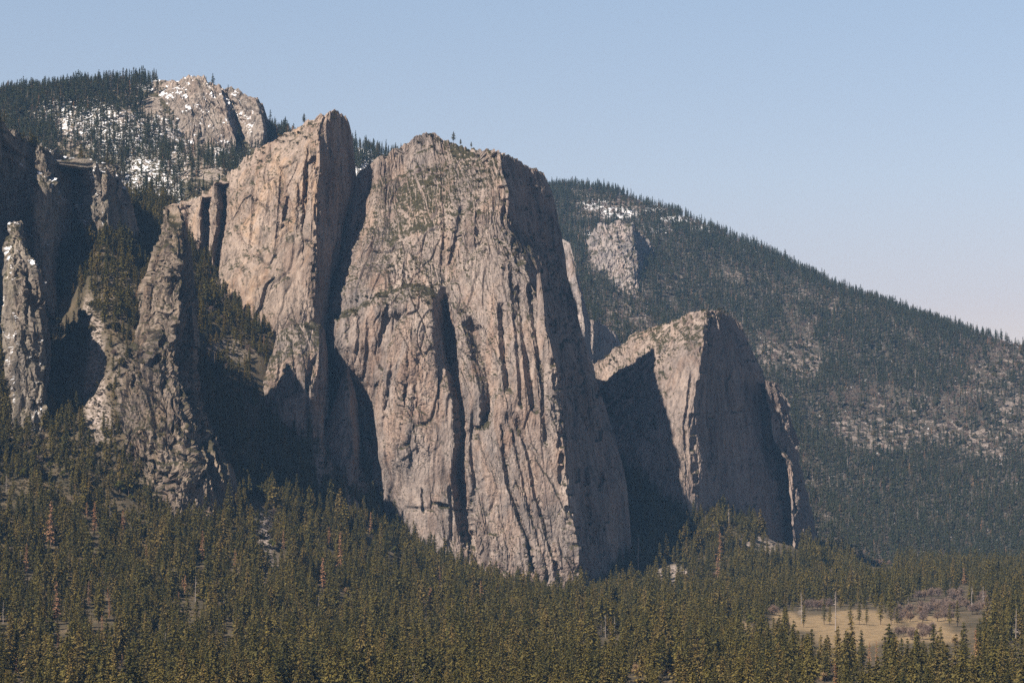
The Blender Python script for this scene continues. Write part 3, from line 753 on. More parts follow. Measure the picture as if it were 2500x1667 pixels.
# ================================================================ LAND
wp = [(-3000,1300,250),(-2000,1500,120),(-1200,1500,20),(-300,1500,0),(500,1500,0),(1500,1500,0),(1500,3000,0),(900,3500,0),(1500,4400,0),(2500,3000,0),(0,2500,0),(500,2800,0),(300,3300,0),
      (-400,2250,4),(900,4500,0),(600,4200,5),(-2500,3000,500),(-2000,4500,700),(-1300,3600,520),(-300,4700,420),(100,4700,150),(400,4800,60),(800,5200,20),(3000,5000,0),(-100,4300,380),(-1200,4400,640)]
ip = [(0,1560,2250),(0,1440,2500),(0,1300,2750),(0,1180,2950),(70,1050,3100),(200,1030,3200),(-200,1100,3000),
      (225,970,3165),(215,880,3215),(205,780,3290),(215,670,3410),(255,605,3510),(300,610,3590),(270,690,3420),(330,780,3300),(290,860,3200),(255,780,3280),(325,690,3430),(150,900,3400),(100,900,3380),(345,560,3820),(400,500,4150),
      (300,1120,3060),(380,1275,2960),(480,1290,2985),(590,1260,3060),(560,1120,3260),(600,1040,3400),(545,990,3480),(560,905,3570),(500,860,3570),(505,770,3700),(560,850,3650),(640,870,3650),
      (532,705,3855),(620,800,3775),(660,825,3740),(660,1045,3560),(785,1075,3590),(700,1180,3350),(700,1300,3130),(700,1420,2850),(500,1400,2780),(300,1420,2650),(300,1560,2270),(700,1560,2420),
      (810,1215,3640),(925,1265,3650),(960,1305,3630),(1040,1365,3605),(1152,1420,3580),(1250,1462,3560),(1372,1470,3560),(1430,1462,3585),(950,1420,3150),
      (1480,1405,3720),(1540,1350,3850),(1600,1270,4000),(1560,1200,4060),(1530,1130,4150),(1630,1410,3730),(1500,1480,3450),(1700,1500,3500),
      (1700,1285,4050),(1760,1285,4030),(1860,1310,4090),(1920,1340,4130),(1991,1360,4230),(2040,1375,4330),(1750,1400,3770),(1900,1415,3850),(2050,1420,4200)]
valley_field = Field(wp + [W(*p) for p in ip])
def valley_z(x, y, detail=True):
    z = valley_field(x, y)
    z = np.maximum(z, 0) + np.minimum(z, 0) * 0.05
    z = np.where(y < 1900, z * smooth(900, 1900, y), z)
    if detail:
        sh = np.shape(x); P = np.stack([np.ravel(x), np.ravel(y), 0 * np.ravel(x)], 1).astype(float)
        st = smooth(15, 90, z.ravel())
        z = z + (1.2 * perlin(P / 60, 201) + st * (7 * perlin(P / 75, 202) + 4 * perlin(P / 28, 203) + 1.6 * perlin(P / 9, 204))).reshape(sh)
    return z
def axis(lo, hi, step, far_lo, far_hi, n=26):
    c = np.arange(lo, hi + step, step)
    a = lo - np.geomspace(step * 1.5, lo - far_lo, n)[::-1]
    b = c[-1] + np.geomspace(step * 1.5, far_hi - c[-1], n)
    return np.concatenate([a, c, b])
ground, GV = grid_field('valley_floor', valley_z, axis(-1150, 1100, 6.5, -12000, 12000), axis(1850, 4700, 6.5, -4000, 14000), M_ground)
tag(ground, 'brown forest floor and pale talus under the valley trees', kind='structure')
def ell(px, py, cx, cy, rx, ry, soft=0.35):
    d = np.hypot((px - cx) / rx, (py - cy) / ry)
    return 1 - smooth(1 - soft, 1 + soft, d)
def blobs(px, py, lst, wob=None):
    r = np.zeros(np.shape(px))
    for b in lst: r = np.maximum(r, ell(px, py, *b[:4]) * (b[4] if len(b) > 4 else 1))
    return r
talus_spots = [(232,960,26,120,.9),(250,1030,25,60,.8),(238,830,16,60,.8),(215,760,14,40,.7),(300,900,30,60,.4),(640,1310,26,70,.9),(655,1390,25,40,.8),(345,1290,18,14,.8),
   (1640,1400,45,22,.9),(1850,1330,45,22,.7),(560,705,60,40,.6),(540,860,80,30,.5),(790,1130,25,70,.8),(870,1200,30,60,.7),(1330,1465,60,14,.6),(420,1190,90,60,.3),(300,700,50,60,.4)]
meadow_spots = [(2050,1522,150,20,1),(2090,1505,70,16,1),(2130,1540,40,28,1),(2265,1512,75,9,1),(1915,1505,30,12,1),(2300,1555,60,14,.7),(1790,1528,40,12,.7),(2215,1560,25,10,.9),(2070,1552,80,28,.9),(2265,1540,55,22,.8)]
gp = GV.reshape(-1, 3)
gx, gy = project(np.where(gp[:, 1:2] > 300, gp, np.array([0, 300.0, 0])))
wob = perlin(gp / 25, 211) * 0.5
me = ground.data
set_attr(me, 'talus', np.clip(blobs(gx, gy, talus_spots) + wob * 0.6 * (blobs(gx, gy, talus_spots) > 0.02), 0, 1))
set_attr(me, 'meadow', np.clip(blobs(gx, gy, meadow_spots) * 1.4, 0, 1) * (gp[:, 1] > 1000) * (gp[:, 1] < 4200))
set_attr(me, 'snow', blobs(gx, gy, [(165, 500, 22, 90, .5)]) * (gp[:, 1] > 3200))

# ---- snowy mountain on the left
mp_ = [(-900,260,5100),(-400,262,5050),(-150,258,5000),(0,238,5000),(100,226,5050),(200,216,5100),(300,207,5150),(350,203,5160),(430,197,5180),(480,201,5190),(540,225,5200),(600,250,5280),(660,340,5400),
       (640,338,5650),(700,347,5650),(780,360,5650),(870,374,5650),(920,392,5650),(980,402,5650),(1100,440,5650),(1250,560,5650),
       (100,330,4760),(200,350,4700),(300,380,4650),(400,400,4600),(500,420,4520),(560,430,4480),(640,430,4600),(100,400,4560),(220,420,4500),(300,480,4400),(400,500,4350),(480,480,4320),(350,560,4220),(0,330,4720),(-200,320,4800),(-400,330,4800),
       (300,290,4900),(200,280,4900),(408,287,5015),(478,348,4980),(542,364,4955),(590,374,5000),(645,372,5030),(450,380,4850),(350,640,4050),(500,560,4250),(100,600,4150),(-300,600,4200),(700,520,4500),(900,560,4600),(1050,800,4700),(1200,1100,4700),(1300,1250,4500),(1300,1250,5600)]
mpw = [W(*p) for p in mp_]
for p in mp_:
    if p[2] >= 5000 and p[2] < 5640 and p[0] < 640: mpw.append((W(*p)[0], W(*p)[1] + 500, W(*p)[2] - 90)); mpw.append((W(*p)[0], W(*p)[1] + 1600, W(*p)[2] - 700))
    elif p[2] >= 5640: mpw.append((W(*p)[0], W(*p)[1] + 500, W(*p)[2] - 120)); mpw.append((W(*p)[0], W(*p)[1] + 1600, W(*p)[2] - 600))
mt_field = Field(mpw)
def mt_z(x, y, detail=True):
    z = mt_field(x, y)
    if detail:
        sh = np.shape(x); P = np.stack([np.ravel(x), np.ravel(y), 0 * np.ravel(x)], 1).astype(float)
        r = 1 - np.abs(perlin(P / 70, 222))
        fade = smooth(0, 120, np.abs(np.ravel(y) - 5130)) * 0.75 + 0.25
        z = z + (fade * (16 * perlin(P / 110, 221) + 9 * (r - 0.6) + 6 * perlin(P / 26, 223)) + 2.2 * perlin(P / 9, 224)).reshape(sh)
    return z
mountain, MV = grid_field('snowy_mountain', mt_z, np.concatenate([np.arange(-2600, -1320, 25), np.arange(-1320, 150, 7.0), np.arange(150, 260, 25)]),
                          np.concatenate([np.arange(4000, 5300, 7.0), np.arange(5300, 7200, 30)]), M_snowslope)
tag(mountain, 'high snow-patched mountain slope behind the left cliffs', kind='structure')
mp3 = MV.reshape(-1, 3); mx, my = project(mp3)
set_attr(mountain.data, 'snow', np.clip(-0.19 + blobs(mx, my, [(200,290,130,55,.62),(300,330,110,70,.6),(380,380,90,110,.60),(330,420,60,60,.6),(420,470,40,60,.55),(150,260,70,30,.6),(330,470,25,70,.6),(560,385,70,30,.55),(700,350,50,25,.8),(860,390,60,40,.8),(360,212,30,10,.9),(440,200,60,8,.9)]), 0, 1))
set_attr(mountain.data, 'rock', np.clip(0.30 + blobs(mx, my, [(340,270,60,40,.5),(430,330,50,60,.4),(480,400,80,50,.3),(160,330,60,40,.3)]), 0, 1))

# ---- long forested ridge on the right
rp = [(900,560,7900),(1270,455,7650),(1345,462,7620),(1450,466,7700),(1550,490,7700),(1650,530,7600),(1750,572,7500),(1850,620,7400),(1950,668,7300),(2050,707,7200),(2150,742,7100),(2250,772,7000),(2350,802,6900),(2450,832,6800),(2500,860,6720),(2700,940,6550),(3100,1060,6300),(3600,1180,6000)]
rm = [(1440,640,6650),(1500,700,6500),(1400,790,5900),(1440,880,5500),(1600,760,6450),(1700,760,6600),(1800,820,6450),(2000,850,6450),(2200,900,6350),(2400,950,6250),(1900,950,6050),(2000,1050,5850),(2200,1075,5870),(2330,1108,5830),(2400,1106,5840),(2450,1104,5850),(2500,1115,5850),(2380,1135,5770),(2700,1130,5800),
      (1700,1000,5500),(1500,1050,5100),(1950,1200,5450),(2100,1200,5480),(2350,1200,5500),(2600,1210,5450),(2100,1330,5080),(1950,1340,5050),(2400,1330,5100),(2700,1330,5050),(2100,1386,4880),(2500,1386,4880),(1800,1360,4900),(1700,850,6150),(3200,1250,5400),(3200,1380,4900)]
rpw = [W(*p) for p in rp + rm]
for p in rp: rpw.append((W(*p)[0] * 1.05, p[2] + 500, W(*p)[2] - 130)); rpw.append((W(*p)[0] * 1.1, p[2] + 1800, W(*p)[2] - 700))
rpw += [(-600,4900,20),(0,4600,-15),(600,4600,-12),(1200,4650,-10),(2000,4600,-10),(3000,4600,-10)]
rd_field = Field(rpw)
def rd_z(x, y, detail=True):
    z = rd_field(x, y)
    if detail:
        sh = np.shape(x); P = np.stack([np.ravel(x), np.ravel(y), 0 * np.ravel(x)], 1).astype(float)
        st = smooth(10, 160, z.ravel())
        r = 1 - np.abs(perlin(P * np.array([1, .5, 1]) / 190, 232))
        z = z + (st * (20 * perlin(P / 260, 231) + 14 * (r - 0.65) + 7 * perlin(P / 60, 233) + 3 * perlin(P / 22, 234)) + 1.5 * perlin(P / 12, 235)).reshape(sh)
    return z
ridge, RV = grid_field('forested_ridge', rd_z, np.concatenate([np.arange(-400, 2100, 9.0), np.arange(2100, 4600, 40)]), np.concatenate([np.arange(4620, 7900, 9.0), np.arange(7900, 9800, 40)]), M_ridge)
tag(ridge, 'long hazy ridge sloping down to the right behind the rocks', kind='structure')
rp3 = RV.reshape(-1, 3); rx_, ry_ = project(rp3)
clear_spots = [(1470,520,60,25,.9),(1530,505,50,25,.9),(1430,490,40,20,.7),(1650,540,60,12,.9),(1600,515,40,10,.8),(1720,550,40,10,.8),(1800,590,35,12,.7),(1480,640,60,60,.7),(1540,730,50,60,.8),(1570,790,40,40,.9),(1500,780,40,40,.7),
   (1800,680,60,18,.6),(1930,715,60,22,.55),(2050,740,60,28,.5),(1880,870,45,45,.85),(1960,880,50,60,.85),(2140,1060,110,45,.85),(2260,1060,120,40,.7),(2080,1040,60,25,.8),(2400,1080,90,40,.8),(2480,1020,50,60,.8),(2420,930,90,50,.65),(2480,870,60,40,.6),
   (2420,1115,60,10,.9),(2430,1190,70,40,.45),(1990,1030,25,25,.6),(1640,690,40,25,.5),(1660,770,50,20,.35),(2200,1000,140,40,.45),(2050,730,70,40,.4)]
snow_spots = [(1510,520,50,16,.72),(1450,500,40,16,.62),(1660,535,55,9,.85),(1720,560,50,9,.75),(1600,512,30,8,.7),(1840,605,40,14,.6),(1480,570,60,14,.5),(1600,560,60,10,.45)]
clr = blobs(rx_, ry_, clear_spots)
set_attr(ridge.data, 'rock', np.clip(0.12 + clr * 0.42, 0, 1))
set_attr(ridge.data, 'snow', np.clip(blobs(rx_, ry_, snow_spots) - 0.14, 0, 1))
# ---- road shelf on the ridge with its pale retaining wall
def rd_at(x, y): return float(rd_z(np.array([x]), np.array([y]))[0])
rw, rr = [], []
for px in np.linspace(2346, 2448, 40):
    Yr = 5835 + 6 * math.sin(px / 13.0)
    x, y, z = W(px, 1110 - (px - 2346) * 0.045, Yr)
    hgt = 8 + 3.5 * math.sin(px / 7.0) + 2 * math.sin(px / 3.1)
    rw.append([(x, y - 1.2, z - hgt - 6), (x, y, z + 0.9), (x, y + 1.2, z + 0.9), (x, y + 1.4, z - hgt - 6)])
    rr.append([(x, y + 1.3, z), (x, y + 10, z + 0.1), (x, y + 16, z + 5.0), (x, y + 17, z - 8)])
def ribbon(name, rows, mat):
    V = np.array(rows).reshape(-1, 3); k = len(rows[0]); n_ = len(rows)
    q = [(i * k + j, (i + 1) * k + j, (i + 1) * k + (j + 1) % k, i * k + (j + 1) % k) for i in range(n_ - 1) for j in range(k)]
    V = V + np.stack([perlin(V / 5, 251), perlin(V / 5, 252), perlin(V / 5, 253) * .6], 1) * 0.8
    return link(name, mesh_np(name, V, np.array(q), mat))
M_pale = rock_mat('road_stone', (0.30, 0.25, 0.21), (0.44, 0.37, 0.31), (0.55, 0.46, 0.39), (0.48, 0.36, 0.27), 0.4, off=9)
tag(ribbon('retaining_wall', rw, M_pale), 'pale broken retaining wall under the road across the far ridge', 'wall')
tag(ribbon('road', rr, M_far), 'narrow road shelf cut across the ridge', kind='structure')
# ---- last snow at the foot of the central rock
def snow_patch(px, py, Y, rx, ry, seed, label):
    g2 = np.random.default_rng(seed); x, y, z = W(px, py, Y)
    a = np.linspace(0, 2 * math.pi, 28, endpoint=False); V = [(x, y, z + 1.6)]
    for k, r_ in enumerate((0.4, 0.75, 1.0, 1.05)):
        rad = 1 + 0.25 * np.sin(a * 3 + seed) + 0.15 * np.sin(a * 5)
        for i in range(28): V.append((x + rx * r_ * rad[i] * math.cos(a[i]), y + ry * r_ * rad[i] * math.sin(a[i]), z + (1.4, 0.8, 0.0, -3.0)[k] + 0.35 * ry * r_ * math.sin(a[i])))
    f3 = [(0, 1 + i, 1 + (i + 1) % 28) for i in range(28)]
    f4 = [(1 + k * 28 + i, 1 + (k + 1) * 28 + i, 1 + (k + 1) * 28 + (i + 1) % 28, 1 + k * 28 + (i + 1) % 28) for k in range(3) for i in range(28)]
    m = NT('old_snow'); mm = m.finish((0.78, 0.80, 0.84), 0.7)
    tag(link('snow_patch', mesh_np('snow_patch', np.array(V), [np.array(f3), np.array(f4)], mm, True)), label, 'snow patch')
snow_patch(1324, 1441, 3552, 8, 7, 1, 'small white snow patch at the foot of the central rock')
print('land', round(time.time() - T0, 1))
# ================================================================ VEGETATION
def leaf_mat(name, cols, trans=0.25, var=0.5):
    cols = [tuple(0.86 * x for x in c) for c in cols]
    t = NT(name)
    oi = t.n('ObjectInfo')
    c = t.ramp(oi.outputs['Random'], [(i / max(1, len(cols) - 1), c) for i, c in enumerate(cols)])
    n = t.noise(t.coords((1, 1, 1)), 0.9, 3, 0.6)
    c = t.mix(t.math('MULTIPLY', t.maprange(n, 0.42, 0.62), var), c, tuple(0.45 * x for x in cols[len(cols) // 2]))
    d = t.n('BsdfDiffuse'); t.l(c, d.inputs['Color'])
    tr = t.n('BsdfTranslucent'); t.l(c, tr.inputs['Color'])
    mx = t.n('MixShader'); mx.inputs[0].default_value = trans
    t.l(d.outputs[0], mx.inputs[1]); t.l(tr.outputs[0], mx.inputs[2]); t.l(mx.outputs[0], t.out.inputs['Surface'])
    return t.m
L_con = leaf_mat('needles_green', [(0.062, 0.062, 0.023), (0.115, 0.100, 0.032), (0.170, 0.135, 0.040), (0.085, 0.080, 0.030), (0.215, 0.155, 0.055)], 0.14)
L_dead = leaf_mat('needles_rust', [(0.40, 0.215, 0.115), (0.50, 0.29, 0.16), (0.34, 0.205, 0.135)], 0.3, 0.3)
L_oak = leaf_mat('live_oak_leaves', [(0.085, 0.080, 0.030), (0.14, 0.118, 0.045), (0.17, 0.13, 0.06)])
L_yel = leaf_mat('spring_leaves', [(0.19, 0.18, 0.045), (0.15, 0.15, 0.045)], 0.4)
L_scrub = leaf_mat('scrub_leaves', [(0.075, 0.066, 0.030), (0.105, 0.090, 0.040), (0.14, 0.105, 0.050)])
L_twig = leaf_mat('bare_twigs', [(0.17, 0.122, 0.105), (0.20, 0.15, 0.125), (0.24, 0.165, 0.115)], 0.0, 0.35)
L_tan = leaf_mat('dry_twigs', [(0.36, 0.25, 0.13), (0.32, 0.21, 0.12)], 0.0, 0.35)
L_far = leaf_mat('far_needles', [(0.058, 0.068, 0.036), (0.090, 0.096, 0.048), (0.074, 0.082, 0.044), (0.14, 0.112, 0.07)])
def bark_mat(name, a, b):
    t = NT(name); n = t.noise(t.coords((2, 2, .4)), 1, 4, 0.6)
    return t.finish(t.mix(t.maprange(n, 0.35, 0.65), a, b), 0.95)
B_bark = bark_mat('bark', (0.12, 0.085, 0.06), (0.06, 0.045, 0.035))
B_snag = bark_mat('grey_deadwood', (0.34, 0.29, 0.26), (0.20, 0.17, 0.15))

class Buf:
    def __init__(s): s.v = []; s.f = []; s.n = 0
    def add(s, V, Fc):
        s.v.append(V); s.f.append(Fc + s.n); s.n += len(V)
    def get(s): return np.concatenate(s.v), np.concatenate(s.f)
def quads(C, A, B):
    """diamond-like quads: centres, half axes"""
    n = len(C)
    V = np.stack([C - A, C - B * 1.0, C + A, C + B * 1.0], 1).reshape(-1, 3)
    return V, np.arange(n * 4).reshape(n, 4)
def tube(pts, rad, sides=5):
    pts = np.asarray(pts, float); k = len(pts); V = []
    d = np.gradient(pts, axis=0); d /= np.linalg.norm(d, axis=1, keepdims=True)
    ref = np.array([0.3, 1, 0.1])
    for i in range(k):
        a = np.cross(d[i], ref); a /= np.linalg.norm(a); b = np.cross(d[i], a)
        for j in range(sides):
            th = 2 * math.pi * j / sides
            V.append(pts[i] + rad[i] * (math.cos(th) * a + math.sin(th) * b))
    f = [(i * sides + j, i * sides + (j + 1) % sides, (i + 1) * sides + (j + 1) % sides, (i + 1) * sides + j) for i in range(k - 1) for j in range(sides)]
    return np.array(V), np.array(f)
def unit(v): return v / (np.linalg.norm(v, axis=-1, keepdims=True) + 1e-9)
def conifer(h, r, nb, m, seed, shape='fir', sparse=0.0, spray=1.0, base=0.10):
    """returns crown buffers and trunk buffers"""
    g = np.random.default_rng(seed)
    lean = g.normal(0, 0.008, 2)
    tz = np.linspace(0, 1, 6)
    tp = np.stack([lean[0] * tz * h + 0.15 * np.sin(tz * 5 + seed), lean[1] * tz * h, tz * h], 1)
    tr = h * 0.0125 * (1 - tz) ** 0.8 + 0.05
    TB = Buf(); TB.add(*tube(tp, tr, 5))
    CB = Buf()
    i = np.arange(nb)
    t = base + (0.985 - base) * ((i + g.uniform(0, 1, nb)) / nb) ** (0.92)
    az = i * 2.39996 + g.normal(0, 0.35, nb)
    u = (t - base) / (1 - base)
    if shape == 'fir': prof = (1 - u) ** 0.68 * np.minimum(1, 0.55 + u * 3.5)
    elif shape == 'pine': prof = np.clip(np.sin(np.clip(u * 0.86 + 0.20, 0, 1) * math.pi), 0.10, 1) ** 0.8 * (1 - 0.35 * u)
    else: prof = (1 - u) ** 0.6 * np.minimum(1, 0.5 + u * 2.5)
    # uneven outline: clumps by height and side
    cl = 0.78 + 0.35 * np.sin(t * 23 + seed) * np.sin(az * 1.5 + seed * 2) + g.normal(0, 0.16, nb)
    L = r * prof * np.clip(cl, 0.35, 1.35) + 0.25
    whorl = np.round(t * h / (1.6 + 0.05 * h)) * (1.6 + 0.05 * h) / h              # boughs gather in tiers with dark gaps between
    t = np.clip(t * 0.72 + whorl * 0.28, base * 0.9, 0.985)
    keep = g.uniform(0, 1, nb) > sparse
    t, az, L, u = t[keep], az[keep], L[keep], u[keep]
    o = np.stack([np.interp(t, tz, tp[:, 0]), np.interp(t, tz, tp[:, 1]), t * h], 1)
    dirh = np.stack([np.cos(az), np.sin(az), 0 * az], 1)
    for k in range(m):
        s = (k + 0.65) / m
        droop = (0.22 - 0.50 * (1 - u)) if shape != 'pine' else (0.30 - 0.25 * (1 - u))
        c = o + dirh * (L * s)[:, None] + np.array([0, 0, 1]) * (L * (droop * s - 0.18 * s * s))[:, None] + g.normal(0, 0.22, (len(L), 3)) * spray
        ax = unit(dirh + g.normal(0, 0.45, (len(L), 3)) + np.array([0, 0, -0.25]))
        sd = unit(np.cross(ax, np.array([0, 0, 1.0]) + g.normal(0, 0.55, (len(L), 3))))
        ln = (0.55 + 0.55 * L / m * (1.15 - 0.35 * s)) * spray * g.uniform(0.75, 1.3, len(L))
        wd_ = ln * g.uniform(0.38, 0.62, len(L))
        CB.add(*quads(c, ax * ln[:, None], sd * wd_[:, None]))
    top = np.array([tp[-1]]); CB.add(*quads(top, np.array([[0, 0, 0.9]]), np.array([[0.25, 0.1, 0]])))
    return CB.get(), TB.get()
def snag(h, seed, nb=26):
    g = np.random.default_rng(seed); TB = Buf()
    tz = np.linspace(0, 1, 7); tp = np.stack([0.012 * h * tz * g.normal(), 0.012 * h * tz * g.normal(), tz * h], 1)
    TB.add(*tube(tp, h * 0.013 * (1 - tz) ** 0.7 + 0.07, 5)); CB = Buf()
    for i in range(nb):
        t = g.uniform(0.3, 0.95); az = i * 2.4 + g.normal(0, .3); L = (1 - t) * h * 0.17 + 0.5
        o = np.array([np.interp(t, tz, tp[:, 0]), np.interp(t, tz, tp[:, 1]), t * h])
        e = o + L * np.array([math.cos(az), math.sin(az), -0.15 + g.normal(0, .15)])
        CB.add(*tube([o, (o + e) / 2 + [0, 0, .15], e], [0.16, 0.12, 0.06], 3))
    return CB.get(), TB.get()
def broadleaf(h, r, seed, bare=False, ncl=26, leaves=26, leaf=0.75):
    g = np.random.default_rng(seed); TB = Buf(); CB = Buf()
    th = h * 0.35
    tp = np.stack([np.linspace(0, g.normal(0, .6), 4), np.linspace(0, g.normal(0, .6), 4), np.linspace(0, th, 4)], 1)
    TB.add(*tube(tp, np.array([0.5, 0.4, 0.34, 0.3]) * h / 14, 6))
    for i in range(ncl):
        az = i * 2.4 + g.normal(0, .3); el = g.uniform(0.05, 1.45); rad = g.uniform(0.55, 1.0)
        e = np.array([math.cos(az) * math.cos(el) * r * rad, math.sin(az) * math.cos(el) * r * rad, th * 0.85 + math.sin(el) * (h - th) * 0.92 * rad])
        o = tp[-1] * g.uniform(0.75, 1.0)
        mid = (o + e) / 2 + g.normal(0, .5, 3) + [0, 0, .5]
        TB.add(*tube([o, mid, e], np.array([0.18, 0.12, 0.05]) * h / 14, 4))
        if bare:
            n = leaves
            b = e * 0.55 + mid * 0.45 + (e - mid) * g.uniform(-0.6, 0.8, (n, 1)) + g.normal(0, 0.55, (n, 3))
            d = unit(g.normal(0, 1, (n, 3)) + unit(e - np.array([0, 0, th * .8])) * 1.0 + np.array([0, 0, .35])) * g.uniform(0.7, 1.7, (n, 1))
            s = unit(np.cross(d, g.normal(0, 1, (n, 3)))) * 0.075
            CB.add(*quads(b + d * .5, d, s * 1.6))
        else:
            n = leaves; cr = r * 0.33
            p = e + unit(g.normal(0, 1, (n, 3))) * cr * g.uniform(0.4, 1.0, (n, 1)) * np.array([1, 1, .75])
            a = unit(g.normal(0, 1, (n, 3))); b = unit(np.cross(a, g.normal(0, 1, (n, 3))))
            sz = leaf * g.uniform(0.6, 1.3, (n, 1))
            CB.add(*quads(p, a * sz, b * sz * 0.7))
    return CB.get(), TB.get()
def shrub(r, seed, n=120, leaf=0.55, flat=0.75):
    g = np.random.default_rng(seed); CB = Buf(); TB = Buf()
    for k in range(5):
        az = k * 1.3 + g.normal(0, .3); e = np.array([math.cos(az) * r * .6, math.sin(az) * r * .6, r * flat * 0.8])
        TB.add(*tube([[0, 0, -0.6], e * 0.5 + [0, 0, .1], e], [0.12, 0.09, 0.04], 3))
    cc = g.normal(0, 0.42 * r, (7, 3)) * [1, 1, .5] + [0, 0, r * 0.5]
    for c in cc:
        m = n // 7
        p = c + unit(g.normal(0, 1, (m, 3))) * r * 0.45 * g.uniform(.3, 1, (m, 1)); p[:, 2] = np.abs(p[:, 2]) * flat
        a = unit(g.normal(0, 1, (m, 3))); b = unit(np.cross(a, g.normal(0, 1, (m, 3)))); sz = leaf * g.uniform(.6, 1.3, (m, 1))
        CB.add(*quads(p, a * sz, b * sz * .7))
    return CB.get(), TB.get()
PROTO = {}
def proto(key, parts, lm, bm):
    (cv, cf), (tv, tf) = parts
    crown = mesh_np(key + '_crown', cv, cf, lm)
    trunk = mesh_np(key + '_trunk', tv, tf, bm)
    both = mesh_np(key, np.concatenate([cv, tv]), [cf, tf + len(cv)], [lm, bm], midx=np.concatenate([np.zeros(len(cf)), np.ones(len(tf))]))
    ob = bpy.data.objects.new(key, both)                 # source for the far masses; never linked to the scene itself
    PROTO[key] = dict(crown=crown, trunk=trunk, both=both, ob=ob, h=float(cv[:, 2].max()), r=float(np.abs(cv[:, :2]).max()))
for k in range(4): proto('fir_%d' % k, conifer(38 + 4 * k, 7.6 + 0.6 * k, 150, 5, 300 + k, 'fir', spray=1.15), L_con, B_bark)
for k in range(3): proto('pine_%d' % k, conifer(36 + 4 * k, 8.4 + 0.6 * k, 130, 5, 320 + k, 'pine', base=0.26, spray=1.3), L_con, B_bark)
for k in range(2): proto('cedar_%d' % k, conifer(34 + 5 * k, 6.6, 140, 5, 340 + k, 'cedar', spray=1.1), L_con, B_bark)
for k in range(3): proto('rust_%d' % k, conifer(26 + 3 * k, 3.9, 95, 5, 360 + k, 'fir', sparse=0.25, spray=0.85), L_dead, B_bark)
for k in range(2): proto('snag_%d' % k, snag(27 + 3 * k, 380 + k), B_snag, B_snag)
for k in range(3): proto('bareoak_%d' % k, broadleaf(13 + k, 6.0 + .5 * k, 400 + k, True, 40, 34), L_twig, B_bark)
for k in range(2): proto('tanbare_%d' % k, broadleaf(14 + k, 5.0, 410 + k, True, 40, 34), L_tan, B_bark)
for k in range(3): proto('liveoak_%d' % k, broadleaf(11 + 1.5 * k, 5.2 + .5 * k, 420 + k, False, 26, 34, 0.8), L_oak, B_bark)
for k in range(2): proto('spring_%d' % k, broadleaf(10 + 2 * k, 4.0, 430 + k, False, 22, 30, 0.7), L_yel, B_bark)
for k in range(3): proto('shrub_%d' % k, shrub(3.2, 440 + k), L_scrub, B_bark)
for k in range(5): proto('far_%d' % k, conifer(34, 6.0 if k % 2 else 5.0, 50, 3, 460 + k, 'fir' if k < 3 else 'pine', spray=1.5, base=0.08 if k < 3 else 0.25), L_far, B_bark)
for k in range(2): proto('farbare_%d' % k, broadleaf(12, 5.5, 480 + k, True, 24, 16), L_twig, B_bark)
for k in range(2): proto('fardead_%d' % k, conifer(28, 3.4, 34, 3, 490 + k, 'fir', sparse=0.35, spray=1.2), L_dead, B_bark)
proto('farsnag_0', snag(28, 499, 14), B_snag, B_snag)
print('protos', round(time.time() - T0, 1))

def stuff_forest(name, label, pts, keys):
    """one object for a wood nobody could count: points carrying tree, turn and size"""
    names = sorted(set(k for k in keys))
    coll = bpy.data.collections.new(name + '_kinds')
    for nm in names: coll.objects.link(PROTO[nm]['ob'])
    P = np.array([p[:3] for p in pts]); n = len(P)
    me = bpy.data.meshes.new(name); me.vertices.add(n); me.vertices.foreach_set('co', P.astype(np.float32).ravel())
    set_attr(me, 'turn', [p[3] for p in pts]); set_attr(me, 'size', [p[4] for p in pts])
    a = me.attributes.new('pick', 'INT', 'POINT'); a.data.foreach_set('value', np.array([names.index(k) for k in keys], np.int32))
    o = link(name, me); tag(o, label, kind='stuff')
    ng = bpy.data.node_groups.new(name, 'GeometryNodeTree')
    ng.interface.new_socket('Geometry', in_out='INPUT', socket_type='NodeSocketGeometry')
    ng.interface.new_socket('Geometry', in_out='OUTPUT', socket_type='NodeSocketGeometry')
    N = ng.nodes; gi = N.new('NodeGroupInput'); go = N.new('NodeGroupOutput')
    ci = N.new('GeometryNodeCollectionInfo'); ci.inputs['Collection'].default_value = coll
    ci.inputs['Separate Children'].default_value = True; ci.inputs['Reset Children'].default_value = True
    ip_ = N.new('GeometryNodeInstanceOnPoints'); ip_.inputs['Pick Instance'].default_value = True
    def at(nm, ty):
        q = N.new('GeometryNodeInputNamedAttribute'); q.data_type = ty; q.inputs['Name'].default_value = nm
        return q.outputs['Attribute']
    cx_ = N.new('ShaderNodeCombineXYZ'); ng.links.new(at('turn', 'FLOAT'), cx_.inputs['Z'])
    e2r = N.new('FunctionNodeEulerToRotation'); ng.links.new(cx_.outputs[0], e2r.inputs[0])
    ng.links.new(gi.outputs[0], ip_.inputs['Points']); ng.links.new(ci.outputs[0], ip_.inputs['Instance'])
    ng.links.new(at('pick', 'INT'), ip_.inputs['Instance Index']); ng.links.new(e2r.outputs[0], ip_.inputs['Rotation'])
    ng.links.new(at('size', 'FLOAT'), ip_.inputs['Scale']); ng.links.new(ip_.outputs[0], go.inputs[0])
    md = o.modifiers.new('trees', 'NODES'); md.node_group = ng
    return o
FIRST = set()
def plant(name, key, x, y, z, rot, s, label, cat, group, parts=('crown', 'trunk')):
    e = bpy.data.objects.new(name, None); COL.objects.link(e); e.location = (x, y, z); e.rotation_euler = (0, 0, rot); e.scale = (s, s, s)
    e.empty_display_size = 1
    tag(e, label, cat, group)
    for pn in parts:
        c = bpy.data.objects.new(pn, PROTO[key]['crown' if pn == parts[0] else 'trunk']); COL.objects.link(c); c.parent = e
    return e
